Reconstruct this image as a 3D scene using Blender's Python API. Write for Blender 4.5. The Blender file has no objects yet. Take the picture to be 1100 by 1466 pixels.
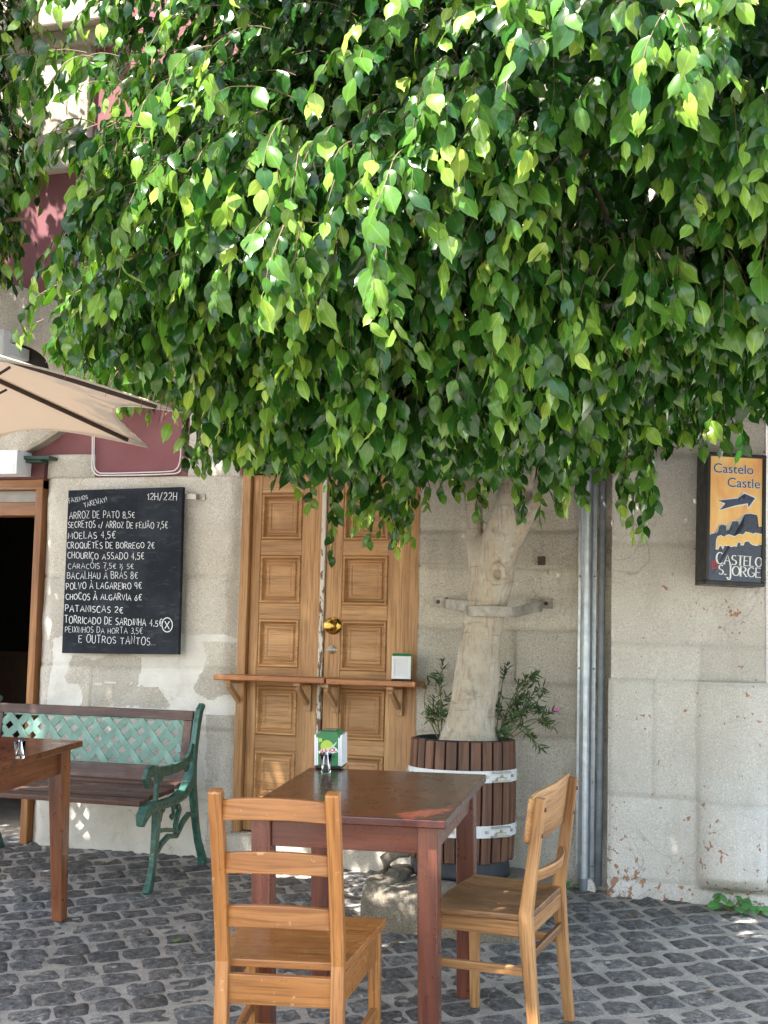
import bpy, math, random
import numpy as np
from mathutils import Vector, Matrix, Euler

random.seed(7)
RNG = np.random.default_rng(11)
SC = bpy.context.scene
COL = SC.collection
R = math.radians

# ------------------------------------------------------------------ camera, sky, sun, exposure
F_PX, IW, IH = 1950.0, 1100.0, 1466.0
CAM = np.array([1.58221586, -6.23495606, 1.10208524])
def cam_axes(yaw, pitch, roll):
    yaw, pitch, roll = R(yaw), R(pitch), R(roll)
    fwd = np.array([-math.sin(yaw), math.cos(yaw), 0.0]); right = np.array([math.cos(yaw), math.sin(yaw), 0.0]); up = np.array([0, 0, 1.0])
    f2 = fwd*math.cos(pitch)+up*math.sin(pitch); u2 = -fwd*math.sin(pitch)+up*math.cos(pitch)
    c, s = math.cos(roll), math.sin(roll)
    return right*c+u2*s, -right*s+u2*c, f2
AX = cam_axes(18.05, 5.27, 1.37)
cam_data = bpy.data.cameras.new('camera')
cam = bpy.data.objects.new('camera', cam_data); COL.objects.link(cam)
cam.matrix_world = Matrix(((AX[0][0], AX[1][0], -AX[2][0], CAM[0]), (AX[0][1], AX[1][1], -AX[2][1], CAM[1]),
                           (AX[0][2], AX[1][2], -AX[2][2], CAM[2]), (0, 0, 0, 1)))
cam_data.sensor_fit = 'VERTICAL'; cam_data.sensor_height = 36.0; cam_data.lens = F_PX/IH*36.0
cam_data.clip_start = 0.05; cam_data.clip_end = 500.0
SC.camera = cam

SUN_EL, SUN_AZ = R(58), R(209)
world = bpy.data.worlds.new('World'); SC.world = world; world.use_nodes = True
wn = world.node_tree.nodes; wl = world.node_tree.links
bg = wn['Background']; sky = wn.new('ShaderNodeTexSky'); sky.sky_type = 'NISHITA'; sky.sun_disc = False
sky.sun_elevation = SUN_EL; sky.sun_rotation = SUN_AZ; sky.air_density = 1.3; sky.dust_density = 2.0
tint = wn.new('ShaderNodeMix'); tint.data_type = 'RGBA'; tint.blend_type = 'MULTIPLY'; tint.inputs[0].default_value = 1.0
tint.inputs[7].default_value = (1.0, 0.98, 0.95, 1); wl.new(sky.outputs[0], tint.inputs[6]); wl.new(tint.outputs[2], bg.inputs[0]); bg.inputs[1].default_value = 0.15
sun_data = bpy.data.lights.new('sun', 'SUN'); sun_data.energy = 4.4; sun_data.angle = R(0.53); sun_data.color = (1.0, 0.96, 0.90)
sun = bpy.data.objects.new('sun', sun_data); COL.objects.link(sun)
SUN_DIR = Vector((math.sin(SUN_AZ)*math.cos(SUN_EL), math.cos(SUN_AZ)*math.cos(SUN_EL), math.sin(SUN_EL)))
sun.rotation_euler = SUN_DIR.to_track_quat('Z', 'Y').to_euler(); sun.location = (0, -8, 12)
SC.view_settings.view_transform = 'Standard'; SC.view_settings.look = 'None'; SC.view_settings.gamma = 1.0
SC.view_settings.use_curve_mapping = False
SC.view_settings.exposure = 2.2
SC.cycles.max_bounces = 8; SC.cycles.transmission_bounces = 8; SC.cycles.transparent_max_bounces = 8

# ------------------------------------------------------------------ measuring helpers (pixel of the photograph -> point of a real plane)
def ray(px, py): return AX[0]*(px-IW/2)/F_PX + AX[1]*(IH/2-py)/F_PX + AX[2]
def W(px, py, Y=0.0):
    d = ray(px, py); return CAM + d*((Y-CAM[1])/d[1])
def XP(px, py, X):
    d = ray(px, py); return CAM + d*((X-CAM[0])/d[0])
GS = 0.085                                        # the street falls towards the viewer
def gz(x, y): return GS*y
TILT = Matrix.Rotation(math.atan(GS), 3, 'X')

# ------------------------------------------------------------------ value noise
def _hash(ix, iy, iz, seed):
    h = (ix.astype(np.int64)*374761393 + iy.astype(np.int64)*668265263 + iz.astype(np.int64)*2147483647 + seed*974711) & 0xffffffff
    h = ((h ^ (h >> 13))*1274126177) & 0xffffffff
    h = ((h ^ (h >> 16))*2246822519) & 0xffffffff
    return ((h ^ (h >> 15)) & 0xffff)/65535.0
def vnoise(p, seed=0):
    p = np.asarray(p, float); i = np.floor(p).astype(np.int64); f = p-i; f = f*f*(3-2*f); out = 0
    for dx in (0, 1):
        for dy in (0, 1):
            for dz in (0, 1):
                w = (f[..., 0] if dx else 1-f[..., 0])*(f[..., 1] if dy else 1-f[..., 1])*(f[..., 2] if dz else 1-f[..., 2])
                out = out + w*_hash(i[..., 0]+dx, i[..., 1]+dy, i[..., 2]+dz, seed)
    return out
def fbm(p, oct=4, seed=0):
    p = np.asarray(p, float); a, s, t = 0.5, 0.0, 0.0
    for k in range(oct):
        s = s + a*vnoise(p*(2.0**k), seed+k); t += a; a *= 0.5
    return s/t

# ------------------------------------------------------------------ materials
def lin(c):
    return tuple(((v/255.0)/12.92 if v/255.0 <= 0.04045 else ((v/255.0+0.055)/1.055)**2.4) for v in c)
class NT:
    def __init__(s, name):
        s.m = bpy.data.materials.new(name); s.m.use_nodes = True; s.n = s.m.node_tree.nodes; s.l = s.m.node_tree.links
        s.b = s.n['Principled BSDF']; s.out = s.n['Material Output']
    def link(s, a, b): s.l.new(a, b)
    def attr(s, name):
        a = s.n.new('ShaderNodeAttribute'); a.attribute_name = name; return a
    def obj(s): return s.n.new('ShaderNodeTexCoord').outputs['Object']
    def geo(s): return s.n.new('ShaderNodeNewGeometry').outputs['Position']
    def mapping(s, v, scale=(1, 1, 1)):
        m = s.n.new('ShaderNodeMapping'); s.link(v, m.inputs['Vector']); m.inputs['Scale'].default_value = scale; return m.outputs[0]
    def noise(s, v, scale, detail=4, rough=0.55, dist=0.0):
        t = s.n.new('ShaderNodeTexNoise'); s.link(v, t.inputs['Vector']); t.inputs['Scale'].default_value = scale
        t.inputs['Detail'].default_value = detail; t.inputs['Roughness'].default_value = rough; t.inputs['Distortion'].default_value = dist
        return t.outputs['Fac']
    def voro(s, v, scale, feature='F1'):
        t = s.n.new('ShaderNodeTexVoronoi'); s.link(v, t.inputs['Vector']); t.inputs['Scale'].default_value = scale; t.feature = feature
        return t.outputs['Distance']
    def ramp(s, f, stops):
        r = s.n.new('ShaderNodeValToRGB'); s.link(f, r.inputs[0]); e = r.color_ramp.elements
        while len(e) < len(stops): e.new(0.5)
        for k, (p, c) in enumerate(stops):
            e[k].position = p
            e[k].color = (c, c, c, 1) if not hasattr(c, '__len__') else (*c, 1)
        return r.outputs[0]
    def mix(s, f, a, b, mode='MIX'):
        m = s.n.new('ShaderNodeMix'); m.data_type = 'RGBA'; m.blend_type = mode
        for sock, val in ((m.inputs[0], f), (m.inputs[6], a), (m.inputs[7], b)):
            if hasattr(val, 'links'): s.link(val, sock)
            elif hasattr(val, '__len__'): sock.default_value = (*val, 1)
            else: sock.default_value = val if sock.type == 'VALUE' else (val, val, val, 1)
        return m.outputs[2]
    def math(s, op, a, b=0.0):
        m = s.n.new('ShaderNodeMath'); m.operation = op
        for sock, val in ((m.inputs[0], a), (m.inputs[1], b)):
            if hasattr(val, 'links'): s.link(val, sock)
            else: sock.default_value = val
        return m.outputs[0]
    def bump(s, h, strength=0.3, dist=0.01):
        b = s.n.new('ShaderNodeBump'); s.link(h, b.inputs['Height']); b.inputs['Strength'].default_value = strength
        b.inputs['Distance'].default_value = dist; s.link(b.outputs[0], s.b.inputs['Normal'])
    def color(s, c):
        if hasattr(c, 'links'): s.link(c, s.b.inputs['Base Color'])
        else: s.b.inputs['Base Color'].default_value = (*c, 1)
    def rough(s, r):
        if hasattr(r, 'links'): s.link(r, s.b.inputs['Roughness'])
        else: s.b.inputs['Roughness'].default_value = r

def wood(name, dark, mid, light, rough=0.45, stretch=26.0, contrast=1.0, wear=None, bump=0.12, coat=0.0, blots=0.35, rvar=0.1, warp=0.6):
    """timber: the grain runs along the first axis of the 'gco' attribute each board carries"""
    t = NT(name); g = t.attr('gco').outputs['Vector']
    m = t.mapping(g, (1.6, stretch, stretch)); a = t.noise(m, 1.0, 5, 0.6, warp)
    m2 = t.mapping(g, (5.0, 150.0, 150.0)); b = t.noise(m2, 1.0, 3, 0.6)
    m3 = t.mapping(g, (0.9, 5.0, 5.0)); c3 = t.noise(m3, 1.0, 2, 0.5, 0.4)
    base = t.ramp(a, [(0.5-0.22/contrast, dark), (0.5, mid), (0.5+0.2/contrast, light)])
    base = t.mix(t.ramp(b, [(0.36, 0.55), (0.5, 0.0)]), base, tuple(x*0.45 for x in dark))
    base = t.mix(t.ramp(c3, [(0.3, 0.5), (0.6, 0.0)]), base, tuple(x*0.75 for x in dark))
    blot = t.noise(g, 9.0, 4, 0.6)
    base = t.mix(t.ramp(blot, [(0.55, 0.0), (0.75, blots)]), base, tuple(x*0.6 for x in mid))
    if wear is not None:
        base = t.mix(t.ramp(t.noise(g, 28.0, 4, 0.7), [(0.63, 0.0), (0.71, 0.75)]), base, wear)
    t.color(base)
    t.rough(t.ramp(t.noise(g, 18.0, 3), [(0.3, rough-rvar*0.8), (0.7, rough+rvar*1.2)]))
    t.bump(t.mix(0.5, a, b), bump, 0.004)
    if coat: t.b.inputs['Coat Weight'].default_value = coat; t.b.inputs['Coat Roughness'].default_value = 0.12
    return t.m
def plain(name, c, rough=0.5, metal=0.0, var=0.25, scale=14.0, bump=0.05, bscale=60.0):
    t = NT(name); o = t.obj(); n = t.noise(o, scale, 5, 0.65)
    t.color(t.mix(t.ramp(n, [(0.3, 0.0), (0.75, 1.0)]), tuple(x*(1-var) for x in c), tuple(min(1, x*(1+var*0.6)) for x in c)))
    t.rough(t.ramp(t.noise(o, scale*1.7, 3), [(0.3, max(0.02, rough-0.1)), (0.7, min(1, rough+0.12))]))
    t.b.inputs['Metallic'].default_value = metal
    if bump: t.bump(t.noise(o, bscale, 4), bump, 0.003)
    return t.m
def stone(name, light, dark, speck, plaster=None, plaster_amount=0.0, rust=0.0, bump=0.35, stain=None):
    t = NT(name); p = t.geo(); va = t.attr('tone')
    n1 = t.noise(p, 2.2, 6, 0.62); n2 = t.noise(p, 150.0, 3, 0.7); n3 = t.noise(p, 38.0, 4, 0.7)
    base = t.mix(t.ramp(n1, [(0.32, 0.0), (0.68, 1.0)]), dark, light)
    base = t.mix(t.ramp(n2, [(0.34, 0.6), (0.48, 0.0)]), base, speck)
    base = t.mix(t.ramp(n2, [(0.55, 0.0), (0.68, 0.5)]), base, tuple(min(1, x*1.35) for x in light))
    base = t.mix(1.0, base, va.outputs['Color'], 'MULTIPLY')
    h = t.mix(0.55, n3, n2)
    if plaster is not None:
        mk = t.ramp(t.math('ADD', t.noise(p, 3.1, 5, 0.6, 0.4), va.outputs['Alpha']), [(1.45-plaster_amount, 0.0), (1.58-plaster_amount, 1.0)])
        pl = t.mix(t.ramp(t.noise(p, 7.0, 5, 0.6), [(0.3, 0.0), (0.7, 1.0)]), tuple(x*0.84 for x in plaster), plaster)
        pl = t.mix(t.ramp(t.noise(p, 130.0, 2, 0.6), [(0.33, 0.35), (0.45, 0.0)]), pl, tuple(x*0.6 for x in plaster))
        base = t.mix(mk, base, pl)
        h = t.mix(mk, h, t.mix(0.85, h, t.ramp(t.noise(p, 9.0, 4), [(0.2, 0.5), (0.8, 0.75)])))
    ck = t.math('ABSOLUTE', t.math('SUBTRACT', t.noise(p, 2.6, 4, 0.55, 0.8), 0.5))
    ckm = t.math('MULTIPLY', t.ramp(ck, [(0.0, 0.55), (0.006, 0.0)]), t.ramp(t.noise(p, 1.7, 2), [(0.5, 0.0), (0.6, 1.0)]))
    base = t.mix(ckm, base, tuple(x*0.45 for x in dark))
    if stain is not None:
        sm = t.mapping(p, (7.0, 7.0, 1.3)); sn = t.noise(sm, 1.0, 5, 0.65)
        base = t.mix(t.ramp(sn, [(0.52, 0.0), (0.75, 0.45)]), base, stain)
    if rust:
        # flaked spots where the lime wash has come off the lower stones
        sep = t.n.new('ShaderNodeSeparateXYZ'); t.link(p, sep.inputs[0])
        lowz = t.ramp(sep.outputs['Z'], [(0.02, 0.9), (0.55, 0.0)])
        big = t.noise(p, 4.5, 3, 0.5)
        sp = t.noise(p, 30.0, 3, 0.6, 0.25)
        sc_ = t.math('ADD', t.math('ADD', sp, t.math('MULTIPLY', lowz, 0.12)), t.math('MULTIPLY', big, 0.35))
        mk2 = t.ramp(sc_, [(0.865, 0.0), (0.88, 1.0)])
        base = t.mix(t.math('MULTIPLY', mk2, rust), base, t.mix(t.noise(p, 60.0, 3), lin((150, 110, 90)), lin((176, 138, 112))))
        h = t.mix(mk2, h, 0.25)
    t.color(base); t.rough(0.88); t.b.inputs['Specular IOR Level'].default_value = 0.3
    t.bump(h, bump, 0.012)
    return t.m

# ------------------------------------------------------------------ mesh builders
class MB:
    def __init__(s): s.v = []; s.f = []; s.g = []; s.sm = []
    def add(s, vs, fs, gs=None, smooth=False):
        o = len(s.v); s.v += [tuple(float(c) for c in v) for v in vs]
        s.g += [tuple(float(c) for c in g) for g in (gs if gs is not None else vs)]
        s.f += [tuple(i+o for i in f) for f in fs]; s.sm += [smooth]*len(fs)
    def box(s, x0, x1, y0, y1, z0, z1, grain=None):
        vs = [(x, y, z) for x in (x0, x1) for y in (y0, y1) for z in (z0, z1)]
        fs = [(0, 1, 3, 2), (4, 6, 7, 5), (0, 4, 5, 1), (2, 3, 7, 6), (0, 2, 6, 4), (1, 5, 7, 3)]
        s.add(vs, fs, _grain(vs, grain if grain is not None else _long(x1-x0, y1-y0, z1-z0)))
    def hexa(s, b, t, grain=2):
        """b, t: four points each, counter-clockwise from above"""
        vs = list(b)+list(t); fs = [(3, 2, 1, 0), (4, 5, 6, 7)]+[(i, (i+1) % 4, (i+1) % 4+4, i+4) for i in range(4)]
        s.add(vs, fs, _grain(vs, grain))
    def bar(s, a, b, w, h, up=(0, 0, 1), w2=None, h2=None):
        a = Vector(a); b = Vector(b); d = (b-a).normalized(); u = Vector(up); x = d.cross(u).normalized(); u = x.cross(d).normalized()
        w2 = w if w2 is None else w2; h2 = h if h2 is None else h2; L = (b-a).length; o = random.random()*9
        vs = []; gs = []
        for (p, ww, hh, tt) in ((a, w, h, 0.0), (b, w2, h2, L)):
            for (i, j) in ((-1, -1), (1, -1), (1, 1), (-1, 1)):
                vs.append(p+x*(i*ww/2)+u*(j*hh/2)); gs.append((tt+o, i*ww/2+o, j*hh/2+o*2))
        s.add(vs, [(0, 1, 2, 3), (7, 6, 5, 4)]+[(i+4, (i+1) % 4+4, (i+1) % 4, i) for i in range(4)], gs)
    def sweep(s, pts, sec, up=(0, 0, 1), caps=True, smooth=False, scales=None, closed=False):
        """sweep a closed 2-D section along points (section x across, y along 'up')"""
        P = [Vector(p) for p in pts]; n = len(P); k = len(sec); vs = []; gs = []; L = 0; o = random.random()*9
        for i in range(n):
            if closed: d = P[(i+1) % n]-P[i-1]
            else: d = P[min(i+1, n-1)]-P[max(i-1, 0)]
            d.normalize(); u = Vector(up); x = d.cross(u)
            if x.length < 1e-4: x = d.cross(Vector((0, 1, 0.01)))
            x.normalize(); u = x.cross(d).normalized()
            if i: L += (P[i]-P[i-1]).length
            sc = scales[i] if scales is not None else 1.0
            for (a, b) in sec: vs.append(P[i]+x*a*sc+u*b*sc); gs.append((L+o, a+o, b+o))
        fs = []
        for i in range(n if closed else n-1):
            for j in range(k): fs.append((i*k+j, i*k+(j+1) % k, ((i+1) % n)*k+(j+1) % k, ((i+1) % n)*k+j))
        if caps and not closed: fs += [tuple(range(k-1, -1, -1)), tuple((n-1)*k+j for j in range(k))]
        s.add(vs, fs, gs, smooth)
    def tube(s, pts, r, seg=10, scales=None, closed=False):
        s.sweep(pts, [(r*math.cos(2*math.pi*j/seg), r*math.sin(2*math.pi*j/seg)) for j in range(seg)], up=(0.13, 0.21, 0.97), smooth=True, scales=scales, closed=closed)
    def lathe(s, prof, c=(0, 0, 0), seg=20, axis='Z', smooth=True):
        vs = []; n = len(prof)
        for i in range(seg):
            a = 2*math.pi*i/seg
            for (r, h) in prof:
                p = (r*math.cos(a), r*math.sin(a), h) if axis == 'Z' else (r*math.cos(a), -h, r*math.sin(a)) if axis == 'Y' else (h, r*math.cos(a), r*math.sin(a))
                vs.append((p[0]+c[0], p[1]+c[1], p[2]+c[2]))
        fs = [(i*n+j, ((i+1) % seg)*n+j, ((i+1) % seg)*n+j+1, i*n+j+1) for i in range(seg) for j in range(n-1)]
        s.add(vs, fs, smooth=smooth)
    def prism(s, poly, fn0, fn1, grain=None):
        """poly of 2-D points, fn0/fn1 map a 2-D point to the two ends"""
        n = len(poly); vs = [fn0(p) for p in poly]+[fn1(p) for p in poly]
        fs = [tuple(range(n-1, -1, -1)), tuple(range(n, 2*n))]+[(i, (i+1) % n, (i+1) % n+n, i+n) for i in range(n)]
        s.add(vs, fs, _grain(vs, grain) if grain is not None else None)
    def build(s, name, m, parent=None, bevel=0.0, seg=2, smooth_all=False):
        me = bpy.data.meshes.new(name); me.from_pydata(s.v, [], s.f); me.update()
        at = me.attributes.new('gco', 'FLOAT_VECTOR', 'POINT'); at.data.foreach_set('vector', np.array(s.g, 'f').ravel())
        if any(s.sm) or smooth_all: me.polygons.foreach_set('use_smooth', [bool(x) or smooth_all for x in s.sm])
        if m is not None: me.materials.append(m)
        ob = bpy.data.objects.new(name, me); COL.objects.link(ob)
        if parent is not None: ob.parent = parent
        import bmesh
        bm = bmesh.new(); bm.from_mesh(me); bmesh.ops.recalc_face_normals(bm, faces=bm.faces); bm.to_mesh(me); bm.free()
        if bevel:
            b = ob.modifiers.new('bevel', 'BEVEL'); b.width = bevel; b.segments = seg; b.limit_method = 'ANGLE'; b.angle_limit = R(40)
            b.harden_normals = False
        return ob
def _long(a, b, c): return int(np.argmax([abs(a), abs(b), abs(c)]))
def _grain(vs, axis):
    o = random.random()*9; order = {0: (0, 1, 2), 1: (1, 0, 2), 2: (2, 0, 1)}[axis]
    return [(v[order[0]]+o, v[order[1]]+o*1.7, v[order[2]]+o*2.3) for v in vs]
def rect(w, h): return [(-w/2, -h/2), (w/2, -h/2), (w/2, h/2), (-w/2, h/2)]
def oval(w, h, n=8): return [(w/2*math.cos(2*math.pi*i/n), h/2*math.sin(2*math.pi*i/n)) for i in range(n)]
def tag(o, label=None, cat=None, group=None, kind=None):
    if label: o['label'] = label
    if cat: o['category'] = cat
    if group: o['group'] = group
    if kind: o['kind'] = kind
    return o
def thing(name, label, cat, loc=(0, 0, 0), yaw=0.0, group=None, tilt=False):
    e = bpy.data.objects.new(name, None); COL.objects.link(e); e.empty_display_size = 0.1
    e.location = loc
    m = Matrix.Rotation(yaw, 3, 'Z')
    if tilt: m = TILT @ m
    e.rotation_euler = m.to_euler()
    return tag(e, label, cat, group)
def raw_mesh(name, verts, quads, m, parent=None, smooth=False, attrs=None, tris=None):
    me = bpy.data.meshes.new(name); verts = np.asarray(verts, 'f'); quads = np.asarray(quads, np.int32)
    me.vertices.add(len(verts)); me.vertices.foreach_set('co', verts.ravel())
    k = quads.shape[1]; me.loops.add(quads.size); me.loops.foreach_set('vertex_index', quads.ravel())
    me.polygons.add(len(quads)); me.polygons.foreach_set('loop_start', np.arange(len(quads), dtype=np.int32)*k)
    me.polygons.foreach_set('use_smooth', np.full(len(quads), smooth)); me.update(calc_edges=True); me.validate()
    for (nm, ty, arr) in (attrs or []):
        a = me.attributes.new(nm, ty, 'POINT'); a.data.foreach_set('vector' if ty == 'FLOAT_VECTOR' else 'color', np.asarray(arr, 'f').ravel())
    if m is not None: me.materials.append(m)
    ob = bpy.data.objects.new(name, me); COL.objects.link(ob)
    if parent is not None: ob.parent = parent
    return ob

# ------------------------------------------------------------------ palette
M = {}
M['door'] = wood('oiled oak', lin((142, 100, 59)), lin((180, 134, 86)), lin((202, 158, 108)), 0.5, 22, 0.9)
M['counter'] = wood('varnished counter wood', lin((126, 74, 36)), lin((165, 104, 58)), lin((188, 128, 78)), 0.32, 20, 1.0)
M['bracket'] = wood('raw bracket wood', lin((150, 112, 74)), lin((186, 148, 106)), lin((205, 172, 130)), 0.65, 22, 1.0)
M['honey'] = wood('honey stained pine', lin((138, 84, 40)), lin((170, 112, 58)), lin((192, 136, 80)), 0.34, 18, 0.8, wear=lin((205, 165, 120)), coat=0.25)
M['beech'] = wood('worn beech', lin((118, 78, 42)), lin((168, 122, 74)), lin((196, 152, 102)), 0.5, 20, 1.0)
M['seat_worn'] = wood('worn brown seat wood', lin((88, 60, 34)), lin((132, 94, 58)), lin((160, 120, 80)), 0.45, 16, 0.9)
M['mahogany'] = wood('reddish mahogany', lin((80, 42, 30)), lin((112, 62, 46)), lin((134, 80, 60)), 0.3, 16, 0.9, coat=0.3)
M['table_top'] = wood('dark polished mahogany', lin((60, 24, 18)), lin((78, 33, 25)), lin((92, 43, 33)), 0.26, 12, 0.6, bump=0.0, coat=0.3, blots=0.0, rvar=0.02, warp=0.1)
M['brown_table'] = wood('brown table wood', lin((82, 44, 24)), lin((124, 72, 44)), lin((150, 92, 58)), 0.32, 16, 0.9, coat=0.3)
M['bench_wood'] = wood('dark bench wood', lin((52, 34, 28)), lin((88, 60, 50)), lin((114, 82, 68)), 0.5, 20, 0.9)
M['stave'] = wood('brown barrel wood', lin((62, 38, 26)), lin((104, 68, 48)), lin((132, 92, 66)), 0.6, 22, 0.9, bump=0.3)
M['frame_wood'] = wood('orange door frame wood', lin((112, 68, 34)), lin((152, 100, 56)), lin((178, 128, 78)), 0.4, 18)
def iron_mat():
    t = NT('green painted iron'); o = t.obj(); n = t.noise(o, 30.0, 5, 0.65)
    c = t.mix(t.ramp(n, [(0.35, 0.0), (0.7, 1.0)]), lin((28, 66, 58)), lin((62, 112, 98)))
    c = t.mix(t.ramp(t.noise(o, 70.0, 3), [(0.66, 0.0), (0.72, 0.7)]), c, lin((150, 170, 155)))
    t.color(c); t.rough(0.42); t.bump(t.noise(o, 90.0, 3), 0.15, 0.003); return t.m
M['iron'] = iron_mat()
M['lattice'] = plain('pale green painted lattice', lin((114, 148, 136)), 0.5, 0, 0.28, 16)
M['bronze'] = plain('dark bronze screw', lin((96, 60, 42)), 0.4, 0.6)
M['galv'] = plain('galvanised steel', lin((176, 184, 192)), 0.38, 0.75, 0.25, 24, 0.05)
M['dark_pipe'] = plain('dark lead pipe', lin((120, 126, 132)), 0.5, 0.0, 0.35, 18)
M['steel'] = plain('brushed steel', lin((178, 172, 162)), 0.45, 0.75, 0.3, 24)
M['strap'] = plain('dull steel strap', lin((158, 152, 142)), 0.55, 0.55, 0.35, 30)
M['white_metal'] = plain('white painted hoop', lin((214, 216, 216)), 0.45, 0.0, 0.12, 30)
M['brass'] = plain('polished brass', lin((196, 160, 84)), 0.22, 1.0, 0.15, 20, 0.0)
M['white'] = plain('white enamel', lin((226, 228, 228)), 0.35, 0, 0.06, 20, 0.0)
M['paper'] = plain('paper napkins', lin((222, 222, 226)), 0.85, 0, 0.06, 120, 0.25, 200)
M['black'] = plain('black plastic', lin((30, 30, 32)), 0.45, 0, 0.3, 14, 0.05)
M['rubber'] = plain('black pot liner', lin((44, 48, 54)), 0.6, 0, 0.35, 14, 0.2, 40)
M['cable'] = plain('white cable', lin((222, 216, 214)), 0.5, 0, 0.1, 20, 0.0)
M['dark_green'] = plain('dark green paint', lin((46, 72, 62)), 0.5, 0, 0.25, 14)
M['soil'] = plain('potting soil', lin((62, 50, 40)), 0.95, 0, 0.5, 40, 0.8, 60)
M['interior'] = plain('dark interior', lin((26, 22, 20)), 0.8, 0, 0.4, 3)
M['maroon'] = plain('maroon wall paint', lin((128, 78, 82)), 0.75, 0, 0.14, 4, 0.12, 40)
M['lantern'] = plain('black lantern iron', lin((34, 36, 40)), 0.4, 0.3, 0.3, 20)

def stone_tone(ob_verts_tone): pass
M['granite'] = stone('granite wall', lin((211, 206, 197)), lin((187, 178, 163)), lin((142, 132, 118)), lin((220, 216, 208)), 0.55, 0.0, 0.85)
M['granite_tree'] = stone('weathered granite wall', lin((203, 197, 185)), lin((174, 164, 148)), lin((130, 120, 105)), lin((214, 209, 200)), 0.38, 0.0, 0.9, stain=lin((146, 132, 112)))
M['limestone'] = stone('pale limestone', lin((217, 213, 206)), lin((194, 189, 180)), lin((166, 160, 151)), lin((222, 219, 213)), 0.45, 1.0, 0.75, stain=lin((168, 160, 150)))
M['trim_stone'] = stone('carved stone trim', lin((192, 184, 170)), lin((164, 152, 136)), lin((120, 108, 94)), lin((204, 198, 186)), 0.4, 0.0, 0.4, stain=lin((130, 118, 104)))
M['rock'] = stone('rough weathered stone', lin((170, 160, 142)), lin((120, 110, 96)), lin((82, 74, 64)), lin((186, 178, 164)), 0.35, 0.0, 0.8, stain=lin((84, 76, 66)))
M['white_wall'] = stone('white limewash wall', lin((226, 224, 218)), lin((206, 202, 194)), lin((180, 176, 168)), lin((232, 230, 226)), 0.6, 0.0, 0.35)

# ------------------------------------------------------------------ the street
def sett_mat():
    t = NT('basalt setts'); p = t.geo(); va = t.attr('tone').outputs['Color']
    n = t.noise(p, 34.0, 7, 0.78, 0.6); f = t.noise(p, 120.0, 3, 0.7)
    c = t.mix(t.ramp(n, [(0.40, 0.0), (0.60, 1.0)]), lin((58, 57, 57)), lin((120, 118, 115)))
    c = t.mix(t.ramp(n, [(0.57, 0.0), (0.66, 0.75)]), c, lin((172, 167, 160)))
    c = t.mix(t.ramp(f, [(0.6, 0.0), (0.75, 0.4)]), c, lin((166, 162, 156)))
    c = t.mix(1.0, c, va, 'MULTIPLY'); t.color(c)
    t.rough(t.ramp(n, [(0.3, 0.6), (0.7, 0.85)])); t.bump(t.mix(0.5, n, f), 0.8, 0.014); return t.m
def mortar_mat():
    t = NT('cement joints and grit'); p = t.geo(); n = t.noise(p, 9.0, 5, 0.65); f = t.noise(p, 140.0, 3, 0.7)
    c = t.mix(t.ramp(n, [(0.3, 0.0), (0.7, 1.0)]), lin((138, 132, 123)), lin((182, 175, 165)))
    c = t.mix(t.ramp(f, [(0.35, 0.6), (0.5, 0.0)]), c, lin((82, 78, 72))); t.color(c); t.rough(0.92); t.bump(f, 0.5, 0.008); return t.m
g = MB(); g.add([(-40, -40, gz(0, -40)), (40, -40, gz(0, -40)), (40, 1.4, gz(0, 1.4)), (-40, 1.4, gz(0, 1.4))], [(0, 1, 2, 3)])
g.add([(-40, 1.4, gz(0, 1.4)), (40, 1.4, gz(0, 1.4)), (40, 40, gz(0, 1.4)), (-40, 40, gz(0, 1.4))], [(0, 1, 2, 3)])
tag(g.build('ground', mortar_mat()), kind='structure')

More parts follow.
